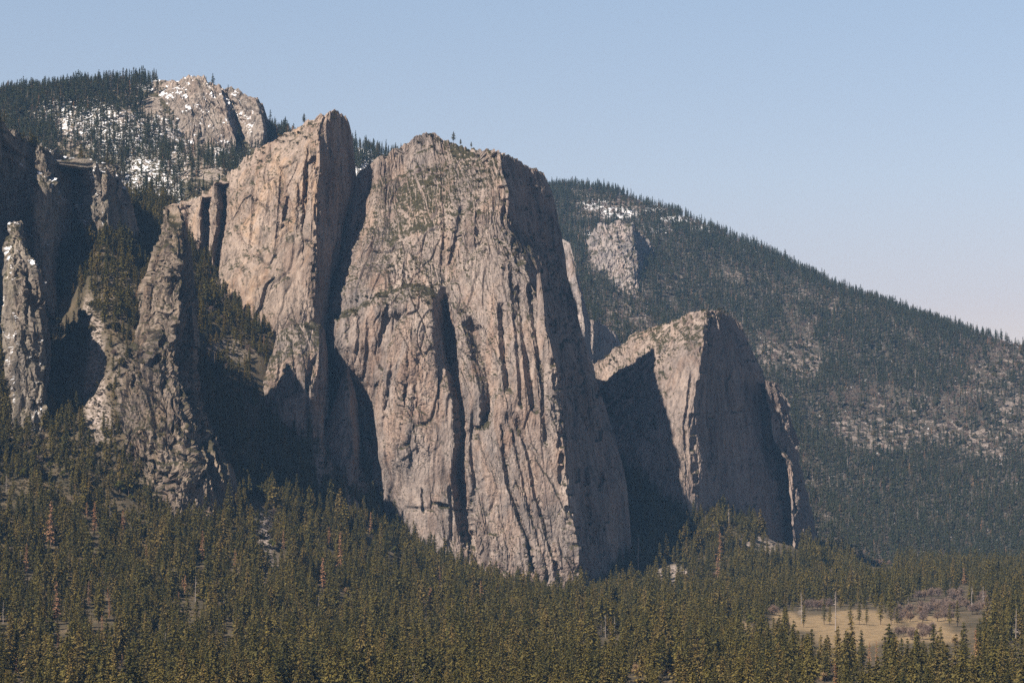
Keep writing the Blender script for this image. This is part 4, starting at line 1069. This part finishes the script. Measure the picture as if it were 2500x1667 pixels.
def hit(field, px, py, y0=1500, y1=8000):
    """where the view ray through a photo point first meets the ground"""
    Y = np.arange(y0, y1, 6.0)
    x = (px - CX) * Y / F; z = CAMZ + (HY - py) * Y / F
    g = field(x, Y) - z
    i = np.argmax(g > 0)
    if g[i] <= 0: return None
    return x[i], Y[i], float(field(np.array([x[i]]), np.array([Y[i]]))[0])
vz = lambda x, y: valley_z(np.asarray(x, float), np.asarray(y, float))
def jgrid(x0, x1, y0, y1, s, seed):
    g = np.random.default_rng(seed)
    X, Y = np.meshgrid(np.arange(x0, x1, s), np.arange(y0, y1, s))
    X = X + (np.arange(X.shape[0]) % 2)[:, None] * s / 2
    return X.ravel() + g.uniform(-.42, .42, X.size) * s, Y.ravel() + g.uniform(-.42, .42, X.size) * s

# ---------------------------------------------------------------- single trees measured on the photo: kind, column, row of the middle, height in photo pixels, what sets it apart
SINGLE = []
def S(kind, px, py, h, label): SINGLE.append((kind, px, py, h, label))
RU = 'rust orange dead conifer '
for px, py, h, w in [(124,1251,64,'tallest and brightest, high on the left slope'),(231,1244,45,'tall one of a close pair left of the spire foot'),(212,1238,25,'small one beside a taller rust tree left of the jagged spire'),(300,1257,30,'just below a yellow bush left of the spire foot'),
   (230,1287,20,'tiny one below a close pair of rust trees'),(494,1318,42,'standing right below the blocky foot of the jagged spire'),(357,1340,26,'with a slanting crown, below the spire'),(574,1356,32,'at the left edge of the pale boulder strip'),(64,1346,40,'near the left edge of the photo, halfway up the slope'),(86,1008,26,'under the lit rib of the left wall'),
   (183,1196,24,'on the bushy slope beneath the left wall'),(692,1305,28,'to the right of the pale boulder strip'),(138,1444,56,'broad and see-through in the lower left forest'),(217,1433,34,'small rounded, right of a broad see-through one'),(267,1470,32,'narrow one with a smaller rust tree above it'),(263,1441,16,'smallest, just above a narrow rust tree'),
   (249,1512,24,'short pale one in the lower left forest'),(40,1618,28,'lowest in the bottom left corner'),(141,1553,24,'small one above the bottom left corner'),(452,1415,28,'beside grey bare snags below the spire'),(436,1460,32,'fading pink, below the snags in the left forest'),(298,1604,22,'yellowish top low in the left forest'),
   (788,1379,46,'pinkish, left of two tall ones below the leaning pillar'),(831,1325,52,'slim tall one beneath the leaning pillar'),(804,1300,26,'bushy brown, above two slim dead trees'),(1050,1450,42,'straight below the dark gully of the central rock'),(1074,1394,22,'small one touching the base of the central rock'),(1174,1434,36,'under the right half of the central rock'),
   (905,1265,32,'at the lower left foot of the central rock'),(1758,1317,46,'upper of two on the mound below the lowest rock'),(1752,1375,36,'lower of two on the mound below the lowest rock'),(1704,1563,24,'pinkish one left of the pale dry meadow'),(2039,1635,50,'tall and brown near the bottom edge under the meadow'),
   (2122,1580,32,'left twin below the meadow'),(2140,1577,30,'right twin below the meadow'),(2382,1554,50,'tall brown one at the far right below the grey oaks'),(2353,1395,26,'bright bushy one in the right forest'),(2218,1306,34,'slim far one right of the lowest rock')]:
    S('rust', px, py, h, RU + w)
for px, py, h, w in [(1832,1512,26,'left of the dry meadow'),(1901,1299,24,'rounded, biggest on the slope at the foot of the lowest rock'),(1921,1313,20,'second in the line below the lowest rock'),(1939,1324,18,'last in the line below the lowest rock, beside its corner'),(1884,1288,18,'highest in the line below the lowest rock'),
   (153,1161,20,'bright one in the forest below the left wall'),(121,1138,18,'pale one close under the left wall'),(57,1158,26,'wide dull one at the left edge'),(293,1187,30,'tall yellow one beside the foot of the spire'),(319,1216,16,'small round one under the foot of the spire'),(628,1193,20,'in the gully below the tan tower'),(663,1327,26,'above the pale boulder strip'),
   (964,1344,20,'at the foot of the central rock'),(909,1300,18,'near the lower left foot of the central rock'),(779,1041,22,'beside the leaning pillar'),(619,985,26,'golden one at the foot of the buttress')]:
    S('spring', px, py, h, 'yellow green leafy tree ' + w)
for px, py, h, w in [(1558,1340,60,'silvery, standing out against the deep shade between the rocks'),(1957,1475,52,'pale, at the left end of the meadow'),(2040,1480,66,'thin reddish trunk standing in the meadow'),(8,1490,40,'white, at the left edge of the photo'),(477,1430,44,'bleached, with drooping limbs below the spire'),(15,1180,30,'white, on the slope at the left edge'),
   (2372,1452,44,'pale slim, left of a pair in the right forest'),(2400,1450,36,'pale slim, right of a pair in the right forest'),(1780,1260,34,'on top of the mound under the lowest rock'),(2480,1520,60,'tall and pale at the right edge'),(1478,1520,40,'pale thin, in the forest under the shaded gap'),(1500,1525,36,'shorter pale, beside another in the forest under the gap')]:
    S('snag', px, py, h, 'grey bare snag ' + w)
for px, py, h, w in [(1962,1500,62,'beside a pale snag at the left end of the meadow'),(2012,1492,66,'in the left part of the meadow'),(2026,1500,52,'shorter one beside a thin reddish trunk in the meadow'),(2076,1488,74,'tallest in the middle of the meadow'),(2098,1494,62,'right beside the tallest one in the meadow'),(2116,1500,54,'third of the cluster in the middle of the meadow'),
   (2150,1486,78,'between the open grass and the grey oaks'),(2176,1488,74,'against the left edge of the grey oak grove'),(2190,1500,56,'in front of the left edge of the oak grove'),(2318,1500,60,'at the right edge of the oak grove'),(2338,1496,66,'just right of the oak grove')]:
    S('meadowfir', px, py, h, 'dark green fir ' + w)
oak_pos = []
og = np.random.default_rng(5)
for cx_, cy_, rx__, ry__, n in [(2262,1490,75,16,26),(2240,1535,60,12,12),(2320,1470,40,8,8),(2285,1450,60,6,8),(1985,1478,14,6,3),(2010,1470,20,6,3),(1878,1488,16,5,2),(2145,1366,45,8,10),(2400,1470,50,20,6)]:
    for _ in range(n): oak_pos.append((cx_ + og.uniform(-rx__, rx__), cy_ + og.uniform(-ry__, ry__)))
for px, py in oak_pos:
    where = 'in the grey grove right of the meadow' if px > 2180 and py > 1430 else ('in the reddish thicket beyond the valley forest' if py < 1400 else 'on the dry meadow among tall conifers')
    SINGLE.append(('bareoak', px, py, 30 if py > 1400 else 16, 'leafless pinkish grey oak ' + where))
for px, py, h, w in [(1552,1632,36,'with a split crown, left of a broader one at the bottom edge'),(1628,1640,36,'broad, right of a split one at the bottom edge'),(2012,1652,40,'pinkish, at the bottom edge under the meadow'),(2330,1560,28,'below the grey oak grove'),(845,1440,20,'low in the forest under the leaning pillar')]:
    S('tanbare', px, py, h, 'leafless tan tree ' + w)
for k in range(2): proto('meadowfir_%d' % k, conifer(34 + 3 * k, 6.0, 120, 5, 305 + 20 * k, 'fir', base=0.2), L_con, B_bark)
NV = dict(meadowfir=2, rust=3, spring=2, snag=2, bareoak=3, tanbare=2)
NAMES = dict(meadowfir=('fir_tree', 'conifer', 'firs standing in the dry meadow'), rust=('dead_conifer', 'dead tree', 'rust coloured dead conifers'), spring=('leafy_tree', 'tree', 'yellow green leafy trees'), snag=('bare_snag', 'dead tree', 'grey bare snags'),
             bareoak=('bare_oak', 'tree', 'leafless oaks around the meadow'), tanbare=('leafless_tree', 'tree', 'leafless tan trees'))
CLEAR = []
sg = np.random.default_rng(11)
for i, (kind, px, py, h, label) in enumerate(SINGLE):
    p = hit(vz, px, py + h * 0.55)
    if p is None: p = hit(lambda a, b: rd_z(a, b), px, py + h * .55, 4700)
    if p is None: continue
    key = '%s_%d' % (kind, i % NV[kind])
    top_py = py - h * 0.5
    tall = {'rust': 1.8, 'snag': 1.4}.get(kind, 1.0)
    q_ = hit(vz, px, top_py + h * tall) or p
    p = q_; hm = h * tall * p[1] / F
    nm, cat, grp = NAMES[kind]
    plant(nm, key, p[0], p[1], p[2] - 0.3, sg.uniform(0, 6.28), hm / PROTO[key]['h'], label, cat, grp)
    CLEAR.append((px, py + h * 0.5, h * (0.25 if kind in ('rust', 'snag') else 0.5), p[1], h))

# ---------------------------------------------------------------- valley forest
fg = np.random.default_rng(21)
X, Y = jgrid(-1000, 1250, 1630, 4750, 9.0, 22)
vis = (np.abs(X) < Y * 0.30 + 60)
X, Y = X[vis], Y[vis]
Z = vz(X, Y)
zx = (vz(X + 5, Y) - Z) / 5; zy = (vz(X, Y + 5) - Z) / 5
slope = np.hypot(zx, zy)
PX, PY = project(np.stack([X, Y, Z], 1))
dens = 0.50 + 0.45 * smooth(0.12, 0.35, slope)
dens = dens * (1 - 0.9 * blobs(PX, PY, talus_spots)) * (1 - 1.0 * np.clip(blobs(PX, PY, meadow_spots) * 1.6, 0, 1))
dens = dens * np.where(slope > 1.8, 0.3, 1)
dens = dens * (1 - 0.75 * blobs(PX, PY, [(240, 880, 40, 160, .8), (540, 850, 60, 50, .5), (2050, 1505, 170, 34), (2070, 1555, 85, 30, .9), (2262, 1500, 95, 50), (2265, 1542, 60, 24, .8), (2145, 1372, 50, 14)]))
dens = dens * (0.75 + 0.5 * perlin(np.stack([X / 60, Y / 60, X * 0], 1), 240))
ridge_on = rd_z(X, Y) > Z + 1
ok = (fg.uniform(0, 1, len(X)) < dens) & ~((ridge_on) & (Y > 4600))
TOP = PY - 31 * F / Y
for cpx, cpy, cr, cY, ch in CLEAR:          # leave out only what would hide a measured tree
    ok &= ~((np.abs(PX - cpx) < cr + 9) & (Y < cY) & (TOP < cpy + ch * 0.30))
    ok &= ~((np.abs(PX - cpx) < 5) & (np.abs(Y - cY) < 6))
X, Y, Z, PX, PY, slope = [a[ok] for a in (X, Y, Z, PX, PY, slope)]
keepi = [i for i in range(len(X)) if not in_rock((X[i], Y[i], Z[i] + 1.0))]
X, Y, Z, PX, PY, slope = [a[keepi] for a in (X, Y, Z, PX, PY, slope)]
n = len(X)
u = fg.uniform(0, 1, n)
bushy = smooth(0.05, 0.35, slope) * (0.5 + 0.5 * np.sin(PX / 90.0) * np.sin(PY / 40.0))     # slopes carry live oak and scrub between the firs
keys = []
scal = np.empty(n)
cold = perlin(np.stack([X / 130, Y / 130, X * 0], 1), 241)
for i in range(n):
    v = u[i]
    if v < 0.16 * (0.4 + 1.8 * bushy[i]): k = 'liveoak_%d' % fg.integers(3); s = fg.uniform(0.6, 1.1)
    elif v > 0.985: k = 'snag_%d' % fg.integers(2); s = fg.uniform(.5, .95)
    elif v > 0.965: k = 'bareoak_%d' % fg.integers(3); s = fg.uniform(.6, 1.0)
    elif v > 0.957: k = 'rust_%d' % fg.integers(3); s = fg.uniform(.4, .8)
    else:
        q = fg.uniform(0, 1) + 0.25 * cold[i]
        k = ('fir_%d' % fg.integers(4)) if q > 0.42 else ('pine_%d' % fg.integers(3) if q > 0.2 else 'cedar_%d' % fg.integers(2))
        s = np.clip(fg.normal(0.74, 0.22), 0.26, 1.25) * (0.8 if slope[i] > 0.8 else 1)
    keys.append(k); scal[i] = s
# which conifers show largest: paint them front to back
occ = np.zeros((682, 1024), bool)
shown = np.zeros(n)
order = np.argsort(Y)
sc_ = 1024 / 2500
for i in order:
    if Y[i] > 3000: break
    H = PROTO[keys[i]]['h'] * scal[i] * F / Y[i] * sc_; Wd = PROTO[keys[i]]['r'] * scal[i] * F / Y[i] * sc_ * 0.9
    bx, by = PX[i] * sc_, PY[i] * sc_
    y0, y1 = int(by - H), int(by)
    for yy in range(max(0, y0), min(682, y1)):
        hw = Wd * (yy - y0) / max(1, y1 - y0) + 0.3
        a, b = int(max(0, bx - hw)), int(min(1024, bx + hw + 1))
        if b > a:
            row = occ[yy, a:b]; shown[i] += (~row).sum(); row[:] = True
con = np.array([k.split('_')[0] in ('fir', 'pine', 'cedar') for k in keys])
rank = np.argsort(-np.where(con, shown, -1))[:300]
ind = set(int(i) for i in rank)
def zone(px):
    for lim, w in ((330, 'below the left wall'), (640, 'below the jagged spire'), (900, 'below the tan tower and its buttress'), (1150, 'below the central rock, left half'), (1450, 'below the central rock, right half'), (1700, 'below the shaded gap between the rocks'), (1950, 'below the lowest rock'), (2200, 'below the dry meadow')):
        if px < lim: return w
    return 'at the right end of the valley'
for i in ind:
    nmk = keys[i].split('_')[0]
    look = dict(fir='pointed fir', pine='rounder long-trunked pine', cedar='narrow cedar')[nmk]
    zz = zone(PX[i])
    plant(dict(fir='fir_tree', pine='pine_tree', cedar='cedar_tree')[nmk], keys[i], X[i], Y[i], Z[i] - 0.3, fg.uniform(0, 6.28), float(scal[i]), '%s in the front rows of forest %s' % (look, zz), 'conifer', 'conifers in the front of the valley forest')
rest = [i for i in range(n) if i not in ind]
stuff_forest('valley_forest', 'dense green conifer forest filling the valley below the rocks', [(X[i], Y[i], Z[i] - 0.4, fg.uniform(0, 6.28), scal[i]) for i in rest], [keys[i] for i in rest])
# scrub between the trees on the open slopes
X, Y = jgrid(-760, 420, 2700, 4000, 5.2, 25)
Z = vz(X, Y); PX, PY = project(np.stack([X, Y, Z], 1))
d = blobs(PX, PY, [(250, 880, 80, 210, .8), (540, 800, 110, 110, .7), (300, 680, 80, 100, .9), (400, 1120, 140, 90, .8), (800, 1150, 60, 120, .5), (150, 1180, 260, 140, .8), (650, 1200, 120, 120, .7), (1850, 1310, 100, 40, .6)])
g_ = np.random.default_rng(26)
sel = [i for i in np.where(g_.uniform(0, 1, len(X)) < d * 0.95)[0] if not in_rock((X[i], Y[i], Z[i] + 0.5))]
stuff_forest('slope_undergrowth', 'low brown green brush covering the open slopes between the cliffs', [(X[i], Y[i], Z[i], g_.uniform(0, 6), g_.uniform(.35, 1.0)) for i in sel], ['shrub_%d' % g_.integers(3) for i in sel])

# ---------------------------------------------------------------- forest on the snowy mountain
X, Y = jgrid(-1400, 60, 4050, 5750, 8.5, 31)
Z = mt_z(X, Y); PX, PY = project(np.stack([X, Y, Z], 1))
g_ = np.random.default_rng(32)
d = 0.14 + blobs(PX, PY, [(100, 225, 260, 45, 1.2), (0, 300, 70, 90, 1), (60, 350, 90, 70, .9), (300, 240, 70, 30, .9), (360, 215, 40, 14, .7), (230, 330, 60, 90, .28), (420, 480, 90, 60, .16), (330, 330, 60, 60, .2), (560, 400, 80, 25, .2), (680, 340, 60, 20, .9), (880, 385, 70, 22, 1), (960, 400, 40, 14, 1), (-200, 300, 220, 130, 1), (400, 380, 14, 60, .5), (300, 420, 12, 80, .6)])
d *= 1 - 0.93 * blobs(PX, PY, [(470, 230, 100, 50), (570, 280, 90, 60), (390, 240, 30, 50, .8)])
d *= np.clip(0.85 + 1.1 * perlin(np.stack([X / 45, Y / 45, X * 0], 1), 242), 0.05, 2)
bk = Y > 5160
d = np.where(bk & (PX < 330), np.maximum(d, 0.6), d)
sel = [i for i in np.where((g_.uniform(0, 1, len(X)) < d) & (PX > -420) & (PX < 1120))[0] if not in_rock((X[i], Y[i], Z[i] + 0.5))]
kk = [('far_%d' % g_.integers(5)) if v < .92 else ('farsnag_0' if v < .96 else 'fardead_%d' % g_.integers(2)) for v in g_.uniform(0, 1, len(sel))]
Xs, Ys = jgrid(-1300, 0, 4100, 5150, 7.0, 33); Zs = mt_z(Xs, Ys); PXs, PYs = project(np.stack([Xs, Ys, Zs], 1))
cs = blobs(PXs, PYs, [(420, 450, 190, 90, .75), (560, 400, 90, 40, .7), (200, 330, 140, 80, .35), (340, 300, 80, 80, .4)]) * np.clip(0.55 + 1.4 * perlin(np.stack([Xs / 30, Ys / 30, Xs * 0], 1), 245), 0.03, 1)
brush = [i for i in np.where(g_.uniform(0, 1, len(Xs)) < cs * 0.85)[0] if not in_rock((Xs[i], Ys[i], Zs[i] + .5))]
stuff_forest('mountain_forest', 'dark conifers crowding the snowy mountain top and scattered down its slope', [(X[i], Y[i], Z[i] - .5, g_.uniform(0, 6.28), np.clip(g_.normal(.82, .22), .3, 1.3)) for i in sel] + [(Xs[i], Ys[i], Zs[i], g_.uniform(0, 6.28), g_.uniform(.4, 1.1)) for i in brush], kk + ['shrub_%d' % g_.integers(3) for i in brush])

# ---------------------------------------------------------------- forest on the far ridge
X, Y = jgrid(-60, 2600, 4640, 7980, 11.5, 41)
ok = np.abs(X) < Y * 0.30 + 80
X, Y = X[ok], Y[ok]; Z = rd_z(X, Y); PX, PY = project(np.stack([X, Y, Z], 1))
g_ = np.random.default_rng(42)
cl_ = blobs(PX, PY, clear_spots)
d = (1.0 - 0.86 * cl_) * np.clip(0.95 + 0.7 * perlin(np.stack([X / 90, Y / 90, X * 0], 1), 243), .25, 1.6)
sel = [i for i in np.where((g_.uniform(0, 1, len(X)) < d) & (PX > 1180))[0] if not in_rock((X[i], Y[i], Z[i] + 0.5))]
Xs, Ys = jgrid(-60, 2600, 4900, 7980, 8.5, 43)
os_ = np.abs(Xs) < Ys * 0.29 + 60; Xs, Ys = Xs[os_], Ys[os_]; Zs = rd_z(Xs, Ys); PXs, PYs = project(np.stack([Xs, Ys, Zs], 1))
cs = blobs(PXs, PYs, clear_spots) * np.clip(0.5 + 1.3 * perlin(np.stack([Xs / 35, Ys / 35, Xs * 0], 1), 244), 0.05, 1)
brush = [i for i in np.where((g_.uniform(0, 1, len(Xs)) < cs * 0.8) & (PXs > 1300))[0] if not in_rock((Xs[i], Ys[i], Zs[i] + .5))]
redd = blobs(PX, PY, [(1870, 830, 50, 20), (2110, 980, 110, 40), (2330, 1010, 70, 60), (2420, 880, 70, 60), (2150, 1365, 90, 14), (1960, 800, 40, 30)])
kk = []
for i in sel:
    v = g_.uniform(0, 1)
    kk.append('farbare_%d' % g_.integers(2) if v < 0.05 + .55 * redd[i] + .18 * cl_[i] else ('fardead_%d' % g_.integers(2) if v > .982 else ('farsnag_0' if v > .965 else 'far_%d' % g_.integers(5))))
stuff_forest('ridge_forest', 'hazy blue green conifer forest covering the long ridge', [(X[i], Y[i], Z[i] - .5, g_.uniform(0, 6.28), np.clip(g_.normal(.80, .2), .35, 1.3)) for i in sel] + [(Xs[i], Ys[i], Zs[i], g_.uniform(0, 6.28), g_.uniform(.5, 1.25)) for i in brush], kk + [('liveoak_%d' % g_.integers(3)) if g_.uniform() < .18 else ('farbare_%d' % g_.integers(2) if g_.uniform() < .2 else 'shrub_%d' % g_.integers(3)) for i in brush])

# ---------------------------------------------------------------- bushes and lone pines rooted on the rocks
bush_n = 0
def bushes(Fv, spots, where, cat='bush', keys_=('shrub_0', 'shrub_1', 'shrub_2'), name='scrub_bush', grp='bushes on the rocks', sz=(0.8, 1.9), look='olive brown scrub bush'):
    V = Fv.reshape(-1, 3); px, py = project(V)
    g2 = np.random.default_rng(int(V[0, 0]) & 1023)
    for (cx_, cy_, rx__, ry__, m) in spots:
        c = np.where(((px - cx_) / rx__) ** 2 + ((py - cy_) / ry__) ** 2 < 1)[0]
        if len(c) == 0: continue
        for i in g2.choice(c, min(m, len(c)), replace=False):
            k = keys_[g2.integers(len(keys_))]; p = V[i]
            plant(name, k, p[0], p[1] + 0.6, p[2] - 0.4, g2.uniform(0, 6), float(g2.uniform(*sz)), '%s %s' % (look, where), cat, grp, ('foliage', 'stems'))
bushes(F_mid, [(1115, 430, 80, 65, 60), (1060, 350, 60, 22, 14), (1190, 400, 40, 35, 14)], 'on the rounded top of the central rock')
bushes(F_mid, [(1000, 668, 55, 40, 34), (915, 735, 60, 16, 22), (860, 765, 28, 10, 8), (1045, 725, 40, 40, 26)], 'on the sloping ledge across the left half of the central rock')
bushes(F_mid, [(1245, 640, 28, 40, 20), (1130, 775, 14, 20, 6), (1120, 580, 50, 50, 10)], 'near the stone finger by the right edge of the central rock')
bushes(F_low, [(1735, 768, 50, 14, 26), (1480, 885, 30, 15, 6)], 'on the crest of the lowest rock')
bushes(F_wall[:30], [(20, 320, 110, 60, 26), (180, 390, 40, 20, 6), (270, 400, 30, 15, 4)], 'crowding the top of the dark ribbed wall', cat='conifer', keys_=('fir_0', 'fir_1', 'pine_0'), name='fir_tree', grp='firs on top of the left wall', sz=(0.35, 0.75), look='dark fir')
bushes(F_wall[:25], [(30, 330, 120, 60, 14)], 'on top of the dark ribbed wall', sz=(1.2, 2.4))
bushes(F_spire, [(360, 890, 70, 40, 14), (400, 1050, 100, 30, 16), (400, 720, 50, 25, 8)], 'on the ledges of the jagged spire')
bushes(F_butt, [(720, 800, 60, 20, 14)], 'on top of the buttress below the tan tower')
bushes(F_high, [(700, 330, 60, 25, 12), (800, 280, 30, 14, 5), (630, 375, 30, 20, 6)], 'along the top edge of the tan tower')
def lone(Fv, px, py, key, s, label):
    V = Fv[:6].reshape(-1, 3); a, b = project(V); i = np.argmin((a - px) ** 2 + (b - py) ** 2); p = V[i]
    plant('lone_pine', key, p[0], p[1] + 1, p[2] - 0.5, px, s, label, 'pine', 'lone pines on the rock tops')
lone(F_mid, 1109, 345, 'pine_1', 0.55, 'dark lone pine on the skyline right of the highest point of the central rock')
lone(F_mid, 1122, 352, 'pine_0', 0.36, 'small pine right beside the lone pine on the central rock skyline')
lone(F_mid, 1150, 360, 'pine_2', 0.28, 'stunted pine farther right along the central rock skyline')
lone(F_high, 742, 303, 'pine_2', 0.50, 'lone pine on the left shoulder of the tan tower')
lone(F_high, 700, 324, 'fir_0', 0.38, 'small fir lower on the left shoulder of the tan tower')
print('trees', round(time.time() - T0, 1), len(bpy.data.objects))

# ---------------------------------------------------------------- boulders on the talus
def boulder_mesh(seed, mat):
    g2 = np.random.default_rng(seed)
    bm_n = 14; u_ = np.linspace(0, math.pi, bm_n); v_ = np.linspace(0, 2 * math.pi, 18, endpoint=False)
    U, V2 = np.meshgrid(u_, v_, indexing='ij')
    P = np.stack([np.sin(U) * np.cos(V2), np.sin(U) * np.sin(V2), np.cos(U)], -1).reshape(-1, 3)
    for _ in range(9):                                        # split faces: cut the ball with random planes
        nrm_ = unit(g2.normal(0, 1, 3)); dd = g2.uniform(0.55, 0.9); e_ = np.clip(P @ nrm_ - dd, 0, None); P = P - e_[:, None] * nrm_
    P = P * np.array([1.15, 0.95, 0.8]) + (perlin(P * 2.3, seed) * 0.10)[:, None] * P
    idx = np.arange(bm_n * 18).reshape(bm_n, 18)
    q = np.stack([idx[:-1], np.roll(idx[:-1], -1, 1), np.roll(idx[1:], -1, 1), idx[1:]], -1).reshape(-1, 4)[:, ::-1]
    return mesh_np('boulder', P, q, mat)
BM = [boulder_mesh(600 + k, M_mid) for k in range(5)]
g3 = np.random.default_rng(61)
for (cx_, cy_, rx__, ry__, m, lab) in [(640, 1300, 20, 45, 26, 'pale boulder in the rock strip between forest trees below the buttress'), (655, 1385, 20, 25, 12, 'pale boulder at the lower end of the rock strip below the buttress'),
        (1640, 1400, 40, 14, 20, 'grey boulder on the talus below the shaded gap'), (1850, 1330, 40, 14, 12, 'pale boulder on the mound under the lowest rock'), (240, 930, 22, 90, 24, 'pale boulder in the gully beside the spire'), (345, 1290, 14, 8, 6, 'white boulder in the small clearing under the spire')]:
    for _ in range(m):
        p = hit(vz, cx_ + g3.uniform(-1, 1) * rx__, cy_ + g3.uniform(-1, 1) * ry__)
        if p is None: continue
        o = link('boulder', BM[g3.integers(5)]); s_ = float(np.clip(g3.lognormal(0.75, 0.45), 1.2, 5)); o.scale = (s_, s_, s_)
        o.location = (p[0], p[1], p[2] + s_ * 0.2); o.rotation_euler = (g3.uniform(-.4, .4), g3.uniform(-.4, .4), g3.uniform(0, 6))
        tag(o, lab, 'boulder', 'boulders fallen below the cliffs')

for o in bpy.data.objects:
    if 'label' in o and len(str(o['label']).split()) > 16: print('LONG', o.name, o['label'])
# ================================================================ CAMERA, SUN, SKY, AIR
cam = bpy.data.cameras.new('camera'); cam_o = bpy.data.objects.new('camera', cam); COL.objects.link(cam_o)
cam_o.location = (0, 0, CAMZ); cam_o.rotation_euler = (R(90), 0, 0)
cam.sensor_width = 36; cam.lens = 36 * F / 2500
cam.shift_y = (HY - 1667 / 2) / 2500
cam.clip_start = 5; cam.clip_end = 60000
scene.camera = cam_o
sun = bpy.data.lights.new('sun', 'SUN'); sun_o = bpy.data.objects.new('sun', sun); COL.objects.link(sun_o)
sv = Vector((-math.sin(SUN_A) * math.cos(SUN_E), -math.cos(SUN_A) * math.cos(SUN_E), math.sin(SUN_E)))
sun_o.rotation_euler = sv.to_track_quat('Z', 'Y').to_euler(); sun_o.location = sv * 3000
sun.energy = 5.0; sun.angle = R(0.55); sun.color = (1.0, 0.89, 0.77)
wd = bpy.data.worlds.new('World'); scene.world = wd; wd.use_nodes = True
wt = wd.node_tree; wt.nodes.clear()
wo = wt.nodes.new('ShaderNodeOutputWorld'); bg = wt.nodes.new('ShaderNodeBackground')
sky = wt.nodes.new('ShaderNodeTexSky'); sky.sky_type = 'NISHITA'; sky.sun_disc = False
sky.sun_elevation = SUN_E; sky.sun_rotation = math.atan2(sv.x, sv.y)
sky.altitude = 1400; sky.air_density = 1.0; sky.dust_density = 2.0; sky.ozone_density = 1.0
# sky tint: pale and slightly rosy low down, dimmed overhead to deepen shade
wg = wt.nodes.new('ShaderNodeTexCoord'); ws = wt.nodes.new('ShaderNodeSeparateXYZ'); wt.links.new(wg.outputs['Generated'], ws.inputs[0])
wr = wt.nodes.new('ShaderNodeValToRGB'); wt.links.new(ws.outputs['Z'], wr.inputs['Fac'])
cr = wr.color_ramp
st_ = [(0.0, (0.98, 0.63, 0.53)), (0.08, (1.05, 0.715, 0.62)), (0.14, (1.18, 0.92, 0.79)), (0.22, (1.28, 1.07, 0.92)), (0.30, (0.62, 0.66, 0.72)), (0.40, (0.14, 0.17, 0.24))]
while len(cr.elements) < len(st_): cr.elements.new(0.5)
for e_, (p_, c_) in zip(cr.elements, st_): e_.position = p_; e_.color = c_ + (1,)
wm = wt.nodes.new('ShaderNodeMix'); wm.data_type = 'RGBA'; wm.blend_type = 'MULTIPLY'; wm.inputs[0].default_value = 1
wt.links.new(sky.outputs[0], wm.inputs[6]); wt.links.new(wr.outputs[0], wm.inputs[7])
wt.links.new(wm.outputs[2], bg.inputs[0]); bg.inputs[1].default_value = 0.0715
wt.links.new(bg.outputs[0], wo.inputs[0])
scene.view_settings.view_transform = 'Standard'; scene.view_settings.look = 'None'
scene.view_settings.exposure = 1.1; scene.view_settings.gamma = 1
if HAZE:
    hz = bpy.data.materials.new('haze_air'); hz.use_nodes = True; ht = hz.node_tree; ht.nodes.clear()
    ho = ht.nodes.new('ShaderNodeOutputMaterial'); pv = ht.nodes.new('ShaderNodeVolumePrincipled')
    pv.inputs['Color'].default_value = (0.28, 0.57, 1.0, 1); pv.inputs['Density'].default_value = HAZE; pv.inputs['Anisotropy'].default_value = 0.0
    ht.links.new(pv.outputs[0], ho.inputs['Volume'])
    x0, x1, y0, y1, z0, z1 = -12500, 12500, -4500, 14500, -60, 1500
    v = [(x, y, z) for x in (x0, x1) for y in (y0, y1) for z in (z0, z1)]
    f = [(0, 1, 3, 2), (4, 6, 7, 5), (0, 4, 5, 1), (2, 3, 7, 6), (0, 2, 6, 4), (1, 5, 7, 3)]
    tag(link('haze', mesh_np('haze', v, np.array(f), hz)), 'thin blue haze in the air', kind='stuff')
cy = scene.cycles
cy.max_bounces = 4; cy.diffuse_bounces = 2; cy.glossy_bounces = 1; cy.transmission_bounces = 2; cy.transparent_max_bounces = 8; cy.volume_bounces = 0
cy.use_denoising = DENOISE
cy.sample_clamp_indirect = 3
print('script', round(time.time() - T0, 1))
